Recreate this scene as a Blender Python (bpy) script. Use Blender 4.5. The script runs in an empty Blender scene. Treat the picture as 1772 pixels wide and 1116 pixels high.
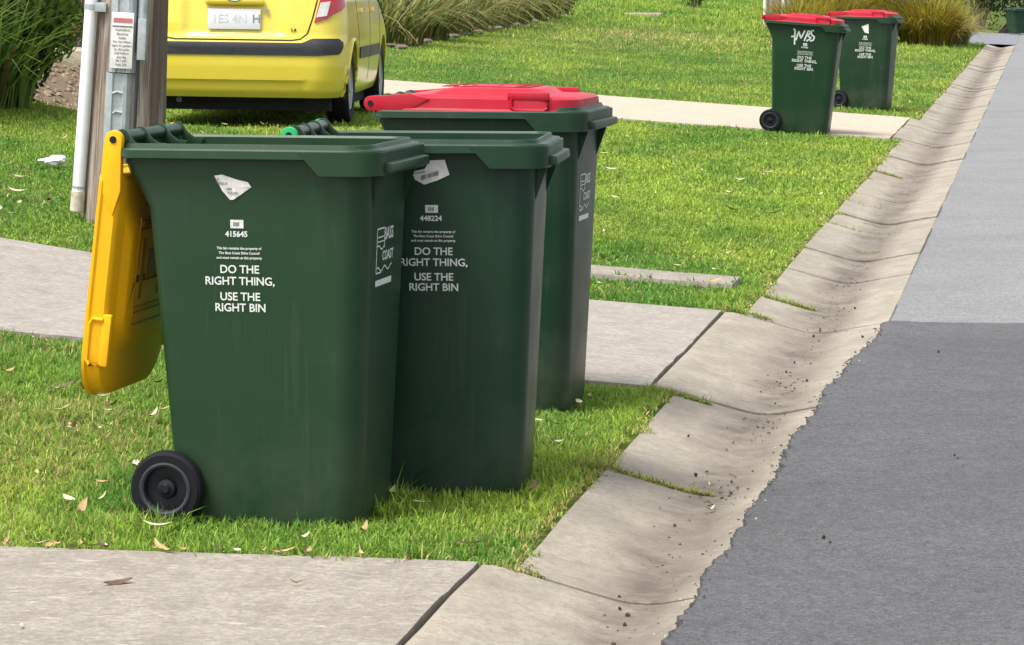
import bpy, bmesh, math, random
import numpy as np
from mathutils import Vector, Matrix, Euler

random.seed(7)
rng = np.random.default_rng(11)
scene = bpy.context.scene
COL = scene.collection
R = math.radians

# ------------------------------------------------------------------ camera
cam_d = bpy.data.cameras.new('camera')
cam = bpy.data.objects.new('camera', cam_d)
COL.objects.link(cam)
cam.location = (0.0, 0.0, 1.44)
cam.rotation_euler = (R(90 - 6.185), 0, 0)
cam_d.sensor_width = 36.0
cam_d.lens = 36.0 * 5500.0 / 1772.0
cam_d.clip_start = 0.1
cam_d.clip_end = 3000
scene.camera = cam

# ------------------------------------------------------------------ sky, sun, exposure
SUN_DIR = Vector((-0.36, -0.30, 0.90)).normalized()      # towards the sun
sun_el = math.asin(SUN_DIR.z)
sun_az = math.atan2(SUN_DIR.x, SUN_DIR.y)
world = bpy.data.worlds.new('World')
scene.world = world
world.use_nodes = True
wn = world.node_tree
for n in list(wn.nodes):
    wn.nodes.remove(n)
w_out = wn.nodes.new('ShaderNodeOutputWorld')
w_bg = wn.nodes.new('ShaderNodeBackground')
w_sky = wn.nodes.new('ShaderNodeTexSky')
w_sky.sky_type = 'NISHITA'
w_sky.sun_disc = False
w_sky.sun_elevation = sun_el
w_sky.sun_rotation = sun_az
w_sky.air_density = 1.0
w_sky.dust_density = 3.0
w_sky.ozone_density = 1.0
w_hsv = wn.nodes.new('ShaderNodeHueSaturation')          # thin bright cloud: a paler sky
w_hsv.inputs['Saturation'].default_value = 0.35
wn.links.new(w_sky.outputs[0], w_hsv.inputs['Color'])
wn.links.new(w_hsv.outputs[0], w_bg.inputs['Color'])
w_bg.inputs['Strength'].default_value = 0.10
wn.links.new(w_bg.outputs[0], w_out.inputs['Surface'])

sun_d = bpy.data.lights.new('sun', 'SUN')
sun_d.energy = 1.5
sun_d.angle = R(24)
sun_d.color = (1.0, 0.955, 0.88)
sun = bpy.data.objects.new('sun', sun_d)
COL.objects.link(sun)
sun.rotation_euler = SUN_DIR.to_track_quat('Z', 'Y').to_euler()

scene.view_settings.view_transform = 'Standard'
scene.view_settings.look = 'None'
scene.view_settings.gamma = 1.0
scene.view_settings.exposure = 1.50
scene.view_settings.use_curve_mapping = False

# ------------------------------------------------------------------ helpers
def tag(o, label=None, cat=None, group=None, kind=None):
    if label: o['label'] = label
    if cat: o['category'] = cat
    if group: o['group'] = group
    if kind: o['kind'] = kind
    return o

def empty(name, loc=(0, 0, 0), rot=(0, 0, 0), parent=None):
    o = bpy.data.objects.new(name, None)
    COL.objects.link(o)
    o.location = loc
    o.rotation_euler = rot
    o.parent = parent
    o.empty_display_size = 0.1
    return o

def link(name, me, mat=None, parent=None, loc=(0, 0, 0), rot=(0, 0, 0)):
    o = bpy.data.objects.new(name, me)
    COL.objects.link(o)
    if mat is not None and not me.materials:
        me.materials.append(mat)
    o.parent = parent
    o.location = loc
    o.rotation_euler = rot
    return o

class MB:
    """collects shapes, builds one mesh object"""
    def __init__(s):
        s.v = []; s.f = []
    def add(s, vs, fs):
        k = len(s.v)
        s.v += [tuple(p) for p in vs]
        s.f += [tuple(i + k for i in f) for f in fs]
        return s
    def box(s, x0, x1, y0, y1, z0, z1):
        vs = [(x0,y0,z0),(x1,y0,z0),(x1,y1,z0),(x0,y1,z0),(x0,y0,z1),(x1,y0,z1),(x1,y1,z1),(x0,y1,z1)]
        return s.add(vs, [(0,3,2,1),(4,5,6,7),(0,1,5,4),(1,2,6,5),(2,3,7,6),(3,0,4,7)])
    def loft(s, loops, cap0=True, cap1=True, closed=True):
        n = len(loops[0]); vs = []; fs = []
        for l in loops: vs += list(l)
        for i in range(len(loops) - 1):
            for j in range(n if closed else n - 1):
                a = i * n + j; b = i * n + (j + 1) % n
                fs.append((a, b, b + n, a + n))
        if cap0: fs.append(tuple(reversed(range(n))))
        if cap1: fs.append(tuple(range((len(loops) - 1) * n, len(loops) * n)))
        return s.add(vs, fs)
    def prism(s, poly, axis, a, b):
        """poly of 2-d points extruded along axis from a to b; axis 'y': poly=(x,z); 'x': (y,z); 'z': (x,y)"""
        def mk(p, t):
            return {'y': (p[0], t, p[1]), 'x': (t, p[0], p[1]), 'z': (p[0], p[1], t)}[axis]
        return s.loft([[mk(p, a) for p in poly], [mk(p, b) for p in poly]])
    def tube(s, pts, r, n=12, cap=True):
        pts = [Vector(p) for p in pts]
        rs = r if isinstance(r, (list, tuple)) else [r] * len(pts)
        loops = []
        up = Vector((0, 0, 1))
        for i, p in enumerate(pts):
            t = (pts[min(i + 1, len(pts) - 1)] - pts[max(i - 1, 0)]).normalized()
            ref = up if abs(t.dot(up)) < 0.95 else Vector((1, 0, 0))
            a = t.cross(ref).normalized(); b = t.cross(a).normalized()
            loops.append([p + (a * math.cos(k * 2 * math.pi / n) + b * math.sin(k * 2 * math.pi / n)) * rs[i] for k in range(n)])
        return s.loft(loops, cap, cap)
    def lathe(s, prof, n=40, axis='y', c=(0, 0, 0), ring=False):
        """prof: (radius, t) pairs along axis"""
        loops = []
        for r, t in prof:
            l = []
            for k in range(n):
                a = 2 * math.pi * k / n
                u, w = r * math.cos(a), r * math.sin(a)
                p = {'y': (u, t, w), 'x': (t, u, w), 'z': (u, w, t)}[axis]
                l.append((p[0] + c[0], p[1] + c[1], p[2] + c[2]))
            loops.append(l)
        if ring: return s.loft(loops + [loops[0]], False, False)
        return s.loft(loops, True, True)
    def mesh(s, name, bevel=0.0, segs=2, smooth=35, merge=True):
        me = bpy.data.meshes.new(name)
        bm = bmesh.new()
        bv = [bm.verts.new(p) for p in s.v]
        for f in s.f:
            try: bm.faces.new([bv[i] for i in f])
            except ValueError: pass
        if merge: bmesh.ops.remove_doubles(bm, verts=bm.verts, dist=1e-5)
        bmesh.ops.recalc_face_normals(bm, faces=bm.faces)
        if bevel > 0:
            es = [e for e in bm.edges if len(e.link_faces) == 2 and e.calc_face_angle(0) > R(30)]
            bmesh.ops.bevel(bm, geom=es, offset=bevel, segments=segs, affect='EDGES', profile=0.6, clamp_overlap=True)
        bm.to_mesh(me); bm.free()
        me.shade_smooth()
        me.set_sharp_from_angle(angle=R(smooth))
        return me
    def build(s, name, mat, parent=None, bevel=0.0, segs=2, smooth=35, loc=(0,0,0), rot=(0,0,0)):
        return link(name, s.mesh(name, bevel, segs, smooth), mat, parent, loc, rot)

def copy_tree(o, parent=None):
    c = o.copy(); COL.objects.link(c); c.parent = parent
    for ch in list(o.children):
        copy_tree(ch, c)
    return c

def sstep(a, b, x):
    t = np.clip((np.asarray(x, float) - a) / (b - a), 0, 1)
    return t * t * (3 - 2 * t)

_perm = rng.random((256, 256))
def vnoise(x, y):
    x = np.asarray(x, float); y = np.asarray(y, float)
    xi = np.floor(x).astype(int); yi = np.floor(y).astype(int)
    fx = x - xi; fy = y - yi
    fx = fx * fx * (3 - 2 * fx); fy = fy * fy * (3 - 2 * fy)
    g = lambda a, b: _perm[a % 256, b % 256]
    return (g(xi, yi) * (1 - fx) + g(xi + 1, yi) * fx) * (1 - fy) + (g(xi, yi + 1) * (1 - fx) + g(xi + 1, yi + 1) * fx) * fy
def fbm(x, y, o=4):
    s = 0; a = .5; t = 0
    for i in range(o):
        s = s + a * vnoise(x * 2 ** i + 17.3 * i, y * 2 ** i + 5.1 * i); t += a; a *= .5
    return s / t

# ------------------------------------------------------------------ materials
class NT:
    def __init__(s, name):
        s.m = bpy.data.materials.new(name); s.m.use_nodes = True
        s.t = s.m.node_tree
        s.b = s.t.nodes['Principled BSDF']
        s.out = s.t.nodes['Material Output']
        s.tc = s.t.nodes.new('ShaderNodeTexCoord')
    def n(s, kind, **kw):
        nd = s.t.nodes.new(kind)
        for k, v in kw.items():
            if k in nd.inputs: nd.inputs[k].default_value = v
            else: setattr(nd, k, v)
        return nd
    def l(s, a, b): s.t.links.new(a, b)
    def noise(s, scale, detail=4, rough=.55, vec=None, stretch=None, coord='Object'):
        src = s.tc.outputs[coord] if vec is None else vec
        if stretch:
            mp = s.n('ShaderNodeMapping'); mp.inputs['Scale'].default_value = stretch
            s.l(src, mp.inputs['Vector']); src = mp.outputs[0]
        nz = s.n('ShaderNodeTexNoise'); nz.inputs['Scale'].default_value = scale
        nz.inputs['Detail'].default_value = detail; nz.inputs['Roughness'].default_value = rough
        s.l(src, nz.inputs['Vector'])
        return nz.outputs['Fac']
    def ramp(s, fac, stops):
        r = s.n('ShaderNodeValToRGB'); e = r.color_ramp.elements
        while len(e) < len(stops): e.new(.5)
        for i, (p, c) in enumerate(stops):
            e[i].position = p; e[i].color = (*c, 1) if len(c) == 3 else c
        s.l(fac, r.inputs[0]); return r.outputs[0]
    def mix(s, fac, a, b, mode='MIX'):
        m = s.n('ShaderNodeMix', data_type='RGBA', blend_type=mode)
        for sock, v in ((0, fac), (6, a), (7, b)):
            if isinstance(v, (int, float)): m.inputs[sock].default_value = v
            elif isinstance(v, tuple): m.inputs[sock].default_value = (*v, 1) if len(v) == 3 else v
            else: s.l(v, m.inputs[sock])
        return m.outputs[2]
    def val(s, fac, a, b):
        m = s.n('ShaderNodeMapRange'); s.l(fac, m.inputs[0])
        m.inputs[3].default_value = a; m.inputs[4].default_value = b
        return m.outputs[0]
    def rng(s, fac, f0, f1, a=0., b=1.):
        m = s.n('ShaderNodeMapRange'); s.l(fac, m.inputs[0])
        m.inputs[1].default_value = f0; m.inputs[2].default_value = f1
        m.inputs[3].default_value = a; m.inputs[4].default_value = b
        return m.outputs[0]
    def bump(s, fac, strength, dist=.01):
        b = s.n('ShaderNodeBump'); b.inputs['Strength'].default_value = strength; b.inputs['Distance'].default_value = dist
        s.l(fac, b.inputs['Height']); s.l(b.outputs[0], s.b.inputs['Normal'])
    def base(s, c):
        if isinstance(c, tuple): s.b.inputs['Base Color'].default_value = (*c, 1)
        else: s.l(c, s.b.inputs['Base Color'])
    def rough(s, r):
        if isinstance(r, (int, float)): s.b.inputs['Roughness'].default_value = r
        else: s.l(r, s.b.inputs['Roughness'])

def simple(name, c, rough=.6, metal=0., var=.12, scale=40., coat=0., spec=None):
    t = NT(name)
    nz = t.noise(scale)
    d = tuple(x * (1 - var) for x in c); e = tuple(min(1, x * (1 + var)) for x in c)
    t.base(t.ramp(nz, [(.3, d), (.7, e)]))
    t.rough(t.val(nz, max(0, rough - .06), min(1, rough + .06)))
    t.b.inputs['Metallic'].default_value = metal
    t.b.inputs['Coat Weight'].default_value = coat
    if spec is not None: t.b.inputs['Specular IOR Level'].default_value = spec
    return t.m

def plastic(name, c, dusty, rough=.36, wear=.5):
    """weathered moulded plastic: fine orange-peel, dusty bloom, scuffs and splashed dirt low down"""
    t = NT(name)
    big = t.noise(2.3, 5, .6)
    fine = t.noise(420, 2, .5)
    scr = t.noise(60, 4, .65, stretch=(1, 1, .09))
    c1 = t.mix(t.rng(big, .42, .75, 0, .28 * wear), c, dusty)
    c2 = t.mix(t.rng(scr, .60, .74, 0, .30 * wear), c1, dusty)
    dr = t.noise(26, 3, .6, stretch=(1, 1, .05)); c2 = t.mix(t.rng(dr, .58, .72, 0, .35 * wear), c2, dusty)
    sc2 = t.noise(38, 5, .8, stretch=(.25, .25, 1.6)); c2 = t.mix(t.rng(sc2, .655, .72, 0, .55 * wear), c2, tuple(min(1, x * 1.6) for x in dusty))
    sp = t.n('ShaderNodeSeparateXYZ'); t.l(t.tc.outputs['Object'], sp.inputs[0])
    low = t.rng(sp.outputs['Z'], .02, .30, 1, 0)
    mul = t.n('ShaderNodeMath', operation='MULTIPLY'); t.l(low, mul.inputs[0]); t.l(t.rng(t.noise(9, 5, .7), .35, .75, 0, .5 * wear), mul.inputs[1])
    c3 = t.mix(mul.outputs[0], c2, (.11, .10, .075))
    t.base(c3)
    t.rough(t.rng(big, .3, .7, rough - .05, rough + .14))
    t.bump(fine, .10, .0008)
    t.b.inputs['Specular IOR Level'].default_value = .28
    return t.m

M = {}
M['bin_green'] = plastic('bin_green', (.0130, .0430, .0170), (.070, .090, .070), wear=.55)
M['bin_green_b'] = plastic('bin_green_b', (.0100, .0375, .0185), (.060, .088, .072), wear=.55)
M['bin_green_c'] = plastic('bin_green_c', (.0080, .0340, .0145), (.075, .085, .075), wear=.9)
M['bin_far'] = plastic('bin_far', (.0095, .038, .0145), (.05, .07, .052))
M['lid_yellow'] = plastic('lid_yellow', (.86, .43, .0005), (.72, .38, .01), .48, .2)
M['lid_green'] = plastic('lid_green', (.015, .42, .135), (.10, .42, .18), .45, .3)
M['lid_red'] = plastic('lid_red', (.43, .0018, .020), (.50, .05, .08), .34, .35)
M['white_print'] = simple('white_print', (.62, .66, .62), .6, var=.2, scale=180)
M['grey_print'] = simple('grey_print', (.12, .12, .12), .7)
M['black_rubber'] = simple('black_rubber', (.0055, .006, .009), .75, var=.25, scale=25, spec=.25)
M['wheel_hub'] = simple('wheel_hub', (.006, .007, .011), .5, var=.3, scale=30, spec=.3)
M['hub_ring'] = simple('hub_ring', (.022, .026, .034), .4, var=.3, scale=30)
M['paper'] = simple('paper', (.72, .70, .66), .85, var=.12, scale=60)
M['tissue'] = simple('tissue', (.78, .78, .78), .9, var=.05)
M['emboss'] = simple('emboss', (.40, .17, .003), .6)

# concrete
def concrete(name, c0, c1, c2, stain, broom=None, stain_amt=.5, pebble=.35):
    t = NT(name)
    big = t.noise(1.1, 6, .62)
    mid = t.noise(7, 6, .65)
    fine = t.noise(95, 4, .7)
    vo = t.n('ShaderNodeTexVoronoi'); vo.inputs['Scale'].default_value = 160; t.l(t.tc.outputs['Object'], vo.inputs['Vector'])
    col = t.ramp(mid, [(.3, c0), (.5, c1), (.72, c2)])
    col = t.mix(t.rng(fine, .38, .62, 0, pebble), col, tuple(x * .62 for x in c0))
    col = t.mix(t.rng(big, .47, .68, 0, stain_amt), col, stain)
    h = fine
    if broom:
        br = t.noise(30, 4, .6, stretch=broom)
        col = t.mix(t.rng(br, .42, .62, 0, .38), col, tuple(x * .60 for x in c0))
        h = t.mix(.6, fine, br)
    grn = t.noise(34, 5, .8)
    col = t.mix(t.rng(grn, .44, .60, 0, .45), col, tuple(x * .55 for x in c0))
    col = t.mix(t.rng(t.noise(26, 4, .75, stretch=(.5, 1.6, 1)), .58, .68, 0, .45), col, tuple(min(1, x * 1.22) for x in c2))
    pit = t.rng(vo.outputs['Distance'], .05, .22, .35, 0)
    col = t.mix(pit, col, tuple(x * .5 for x in c0))
    t.base(col); t.rough(.88)
    t.b.inputs['Specular IOR Level'].default_value = .25
    t.bump(h, .5, .004)
    return t.m

# lettering of materials that follow the road's own axes are turned with their objects
M['drive_near'] = concrete('drive_near', (.27, .240, .198), (.365, .328, .276), (.44, .40, .342), (.22, .192, .158), broom=(1.2, 4, 1), pebble=.6)
M['drive_mid'] = concrete('drive_mid', (.29, .260, .225), (.38, .345, .302), (.44, .40, .355), (.255, .225, .195), broom=(1., 4, 1), pebble=.5)
M['drive_far'] = concrete('drive_far', (.46, .39, .30), (.52, .445, .345), (.57, .49, .39), (.44, .37, .29), broom=(.3, 3, 1), stain_amt=.3)
def kerb_mat():
    t = NT('kerb_concrete')
    big = t.noise(1.6, 6, .65); mid = t.noise(8, 6, .66, stretch=(1, .6, 1)); fine = t.noise(120, 4, .7)
    col = t.ramp(mid, [(.28, (.275, .245, .195)), (.5, (.35, .313, .25)), (.74, (.42, .378, .305))])
    col = t.mix(t.rng(fine, .4, .62, 0, .42), col, (.20, .175, .14))
    # brown water-borne silt lies along the invert of the dish (its own shape: follows the channel)
    sp = t.n('ShaderNodeSeparateXYZ'); t.l(t.tc.outputs['Object'], sp.inputs[0])
    wob = t.noise(3, 4, .6); ad = t.n('ShaderNodeMath', operation='MULTIPLY_ADD'); t.l(wob, ad.inputs[0]); ad.inputs[1].default_value = .22; t.l(sp.outputs['X'], ad.inputs[2])
    a = t.rng(ad.outputs[0], .34, .48, 0, 1); b = t.rng(ad.outputs[0], .57, .68, 1, 0)
    m1 = t.n('ShaderNodeMath', operation='MULTIPLY'); t.l(a, m1.inputs[0]); t.l(b, m1.inputs[1])
    m2 = t.n('ShaderNodeMath', operation='MULTIPLY'); t.l(m1.outputs[0], m2.inputs[0]); t.l(t.rng(t.noise(6, 8, .75), .30, .60, .25, .95), m2.inputs[1])
    col = t.mix(m2.outputs[0], col, (.105, .084, .068))
    col = t.mix(t.rng(big, .46, .66, 0, .55), col, (.205, .175, .145))
    col = t.mix(t.rng(t.noise(4, 6, .7, stretch=(1, 3, 1)), .55, .72, 0, .5), col, (.18, .16, .135))
    grn = t.noise(38, 5, .8)
    col = t.mix(t.rng(grn, .45, .62, 0, .42), col, (.15, .13, .105))
    t.base(col); t.rough(.9); t.b.inputs['Specular IOR Level'].default_value = .25
    t.bump(t.mix(.5, fine, mid), .55, .004)
    return t.m
M['kerb'] = kerb_mat()
M['kerb_grit'] = simple('kerb_grit', (.36, .32, .26), .9, var=.3, scale=50)

def asphalt(name, dark, light, spot, sc, bump):
    t = NT(name)
    vo = t.n('ShaderNodeTexVoronoi'); vo.inputs['Scale'].default_value = sc; t.l(t.tc.outputs['Object'], vo.inputs['Vector'])
    vb = t.n('ShaderNodeSeparateColor'); t.l(vo.outputs['Color'], vb.inputs[0])
    fine = t.noise(sc * 1.3, 4, .75); big = t.noise(.9, 5, .6); med = t.noise(12, 5, .7)
    col = t.ramp(vb.outputs[0], [(.0, dark), (.55, light), (.93, spot)])
    col = t.mix(t.rng(fine, .40, .64, 0, .55), col, tuple(x * .62 for x in dark))
    col = t.mix(t.rng(med, .45, .70, 0, .30), col, spot)
    col = t.mix(t.rng(t.noise(55, 4, .8), .52, .64, 0, .45), col, tuple(x * 1.25 for x in spot))
    col = t.mix(t.rng(t.noise(48, 4, .8, stretch=(1.3, .8, 1)), .54, .66, 0, .5), col, tuple(x * .6 for x in dark))
    col = t.mix(t.rng(big, .40, .70, 0, .35), col, tuple(x * .8 for x in dark))
    t.base(col); t.rough(.86); t.b.inputs['Specular IOR Level'].default_value = .3
    t.bump(t.mix(.5, fine, vo.outputs['Distance']), bump, .006)
    return t.m
M['asphalt_new'] = asphalt('asphalt_new', (.062, .062, .065), (.106, .106, .110), (.172, .172, .176), 230, .9)
M['asphalt_old'] = asphalt('asphalt_old', (.150, .150, .151), (.218, .218, .219), (.285, .285, .285), 110, .6)
M['asphalt_side'] = asphalt('asphalt_side', (.135, .145, .175), (.19, .20, .235), (.25, .26, .29), 40, .4)
M['asphalt_edge'] = simple('asphalt_edge', (.045, .042, .045), .9, var=.4, scale=90)

def soil():
    t = NT('lawn_soil')
    n1 = t.noise(14, 6, .7); n2 = t.noise(.6, 4, .6)
    col = t.ramp(n1, [(.3, (.035, .060, .010)), (.55, (.085, .115, .022)), (.78, (.20, .17, .07))])
    col = t.mix(t.rng(n2, .4, .65, 0, .4), col, (.07, .14, .015))
    t.base(col); t.rough(.95); t.bump(n1, .6, .02)
    t.b.inputs['Specular IOR Level'].default_value = .1
    return t.m
M['soil'] = soil()
M['earth'] = simple('earth', (.05, .036, .024), .95, var=.4, scale=30)
M['mulch'] = simple('mulch', (.14, .10, .065), .95, var=.5, scale=45)

def leafy(name, translucent=.35, rough=.55, spec=.3):
    t = NT(name)
    at = t.n('ShaderNodeAttribute'); at.attribute_name = 'Col'
    t.base(at.outputs['Color']); t.rough(rough)
    t.b.inputs['Specular IOR Level'].default_value = spec
    tr = t.n('ShaderNodeBsdfTranslucent'); t.l(at.outputs['Color'], tr.inputs['Color'])
    mx = t.n('ShaderNodeMixShader'); mx.inputs[0].default_value = translucent
    t.l(t.b.outputs[0], mx.inputs[1]); t.l(tr.outputs[0], mx.inputs[2]); t.l(mx.outputs[0], t.out.inputs['Surface'])
    return t.m
M['grass'] = leafy('grass_blades', .42, .6, .15)
M['leaf'] = leafy('leaf', .35, .5, .3)

def car_paint():
    t = NT('car_paint')
    nz = t.noise(3, 4, .6); dirt = t.noise(14, 5, .7)
    col = t.mix(t.rng(nz, .4, .7, 0, .15), (.76, .60, .060), (.68, .54, .09))
    sp = t.n('ShaderNodeSeparateXYZ'); t.l(t.tc.outputs['Object'], sp.inputs[0])
    low = t.rng(sp.outputs['Z'], .22, .5, .25, 0)
    m = t.n('ShaderNodeMath', operation='MULTIPLY'); t.l(low, m.inputs[0]); t.l(t.rng(dirt, .3, .7, .1, .7), m.inputs[1])
    col = t.mix(m.outputs[0], col, (.36, .28, .10))
    t.base(col); t.rough(.32); t.b.inputs['Coat Weight'].default_value = .6; t.b.inputs['Coat Roughness'].default_value = .08
    return t.m
M['car_paint'] = car_paint()
M['car_black'] = simple('car_black', (.022, .024, .030), .5, var=.3, scale=60)
M['car_under'] = simple('car_under', (.008, .008, .009), .85)
M['seam'] = simple('seam', (.02, .016, .006), .8)
M['glass_dark'] = simple('glass_dark', (.012, .015, .016), .06, spec=.6)
M['lens_red'] = simple('lens_red', (.42, .006, .012), .14, coat=.8)
M['lens_clear'] = simple('lens_clear', (.62, .58, .57), .15, coat=.6)
M['plate_white'] = simple('plate_white', (.66, .66, .69), .4, var=.04)
M['plate_faded'] = simple('plate_faded', (.56, .56, .60), .5, var=.04)
M['plate_dark'] = simple('plate_dark', (.16, .16, .24), .5)
M['chrome'] = simple('chrome', (.62, .62, .60), .25, 1.0)
M['alloy'] = simple('alloy', (.32, .33, .34), .35, .8)
M['pvc'] = simple('pvc', (.78, .79, .78), .45, var=.05, scale=12)
M['pvc_dirty'] = simple('pvc_dirty', (.52, .46, .36), .7, var=.3, scale=30)
M['stone'] = simple('stone', (.15, .125, .10), .9, var=.35, scale=14)
M['brown_wall'] = simple('brown_wall', (.035, .018, .016), .8, var=.3, scale=8)

def timber():
    t = NT('pole_timber')
    g = t.noise(16, 6, .7, stretch=(1, 1, .035)); f = t.noise(70, 4, .7, stretch=(1, 1, .03)); b = t.noise(3, 4, .6, stretch=(1, 1, .35))
    col = t.ramp(g, [(.30, (.11, .080, .060)), (.47, (.29, .235, .185)), (.70, (.48, .42, .35))])
    col = t.mix(t.rng(f, .46, .60, 0, .75), col, (.085, .060, .044))
    col = t.mix(t.rng(t.noise(9, 3, .5, stretch=(1, 1, .02)), .57, .64, 0, .8), col, (.075, .05, .036))
    col = t.mix(t.rng(b, .5, .68, 0, .55), col, (.17, .105, .070))
    t.base(col); t.rough(.85); t.bump(t.mix(.5, g, f), 1.0, .012)
    return t.m
M['timber'] = timber()
def galv():
    t = NT('galvanised_steel')
    n1 = t.noise(22, 5, .65); n2 = t.noise(5, 4, .6, stretch=(1, 1, .3))
    col = t.ramp(n1, [(.3, (.30, .34, .345)), (.7, (.47, .52, .52))])
    col = t.mix(t.rng(n2, .5, .7, 0, .3), col, (.60, .63, .62))
    t.base(col); t.rough(.5); t.b.inputs['Metallic'].default_value = .35; t.bump(n1, .25, .003)
    return t.m
M['galv'] = galv()

# ------------------------------------------------------------------ the lie of the land (u along the kerb, v across it, + towards the road)
KA = math.atan(0.167)
EU = np.array([math.sin(KA), math.cos(KA)]); EV = np.array([math.cos(KA), -math.sin(KA)]); O0 = np.array([-1.37, 0.0])
def W(u, v):
    u = np.asarray(u, float); v = np.asarray(v, float)
    return O0[0] + u * EU[0] + v * EV[0], O0[1] + u * EU[1] + v * EV[1]
def UV(x, y):
    dx = np.asarray(x, float) - O0[0]; dy = np.asarray(y, float) - O0[1]
    return dx * EU[0] + dy * EU[1], dx * EV[0] + dy * EV[1]
KP_V = [0, .035, .06, .12, .20, .28, .335, .37, .41, .45, .48, .54, .62, .71]
KP_Z = [0, -.002, -.007, -.023, -.045, -.067, -.081, -.087, -.089, -.086, -.080, -.067, -.051, -.036]
def gz(u, v):
    u = np.asarray(u, float); v = np.asarray(v, float)
    d = np.clip(-v, 0, None)
    slope = .004 + .061 * sstep(8.0, 11.6, u)
    de = np.minimum(d, 11.0)
    h = slope * de
    h = h + .08 * np.clip(np.minimum(d, 6.0) - 2.5, 0, None) * sstep(8.5, 13, u) * (1 - sstep(26.5, 31, u))
    wc = sstep(21.0, 23.2, u) * (1 - sstep(27.5, 29.0, u)) * sstep(3.0, 3.7, d) * (1 - sstep(6.0, 7.2, d))
    h = h * (1 - wc) + .335 * wc
    return np.where(v < 0, h, np.interp(v, KP_V, KP_Z))
def ground(x, y):
    u, v = UV(x, y)
    return float(gz(u, v))
KROT = (0, 0, -KA)
KLOC = (O0[0], O0[1], 0)
# in the kerb's own frame local x = v, local y = u
def kerb_grid(us, vs, zf, name, mat, parent=None):
    U, V = np.meshgrid(us, vs, indexing='ij')
    Z = zf(U, V)
    n, m = U.shape
    verts = np.stack([V.ravel(), U.ravel(), Z.ravel()], 1)
    faces = [(i * m + j, i * m + j + 1, (i + 1) * m + j + 1, (i + 1) * m + j) for i in range(n - 1) for j in range(m - 1)]
    me = bpy.data.meshes.new(name); me.from_pydata(verts.tolist(), [], faces); me.shade_smooth()
    return link(name, me, mat, parent, KLOC, KROT)

DR1 = 7.86; DR2A, DR2B = 11.33, 13.93; DR3A, DR3B = 29.1, 33.45; SIDE_A, SIDE_B = 72.0, 86.0

us = np.concatenate([np.arange(2, 30, .25), np.arange(30, 120, 1.0), np.arange(120, 700, 40)])
vs = -np.concatenate([np.arange(0, 8, .25), np.arange(8, 30, 1.5), [40, 70, 120, 250, 500]])[::-1]
vs = np.append(vs, [.02, .095])
lawn = kerb_grid(us, vs, lambda U, V: gz(U, np.minimum(V, -.0001)) - .022 - .010 * (V > .01) + .010 * (fbm(U * 2.2, V * 2.2) - .5), 'lawn', M['soil'])
tag(lawn, kind='structure')
bed = MB().box(-.3, 14, 0, 700, -.5, -.20).build('road_base', M['earth'], loc=KLOC, rot=KROT)
tag(bed, kind='structure')

# driveways
def drive(name, u0, u1, mat, v0=-14, gap=.008, skew=0.0):
    mb = MB()
    vv = np.concatenate([np.linspace(v0, -3, 12), np.linspace(-2.6, -gap, 9)])
    top = []; n = 64
    uu = np.linspace(u0, u1, n)
    jag = [.010 * (fbm(v * 9, np.array(u0)) - .5) + .02 * (fbm(v * 2, np.array(u0 + 3)) - .5) for v in vv]
    for i, v in enumerate(vv):
        row = []
        for k, u in enumerate(uu):
            uj = u + skew * v + (jag[i] * 2 if k in (0, n - 1) else 0)
            vj = v + (.030 * (fbm(np.array(u * 5), np.array(3.3)) - .6) if i == len(vv) - 1 else 0)
            row.append((float(vj), float(uj), float(gz(u, v)) + .003))
        top.append(row)
    verts = [p for r in top for p in r]; m = n; faces = []
    for i in range(len(vv) - 1):
        for k in range(m - 1):
            faces.append((i * m + k, (i + 1) * m + k, (i + 1) * m + k + 1, i * m + k + 1))
    # the slab's edges
    ring = [i * m for i in range(len(vv))] + [(len(vv) - 1) * m + k for k in range(1, m)] + [i * m + m - 1 for i in range(len(vv) - 2, -1, -1)] + [k for k in range(m - 2, 0, -1)]
    base = len(verts)
    for i in ring:
        p = verts[i]; verts.append((p[0], p[1], p[2] - .10))
    for a in range(len(ring)):
        b = (a + 1) % len(ring)
        faces.append((ring[a], base + a, base + b, ring[b]))
    mb.add(verts, faces)
    o = mb.build(name, mat, smooth=40, loc=KLOC, rot=KROT)
    return tag(o, kind='structure')
drive('driveway', 2.0, DR1, M['drive_near'])
drive('driveway', DR2A, DR2B, M['drive_mid'])
drive('driveway', DR3A, DR3B, M['drive_far'])
s = MB(); s.box(-30, -.05, SIDE_A, SIDE_B, -.2, .012)
side = kerb_grid(np.linspace(SIDE_A, SIDE_B, 8), np.concatenate([np.linspace(-3.6, -.5, 6), [0, .3, .6, .72]]), lambda U, V: gz(U, np.minimum(V, -.0001)) * .6 + np.interp(V, [-1, .7], [.02, -.036]), 'side_road', M['asphalt_side'])
tag(side, kind='structure')

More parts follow.
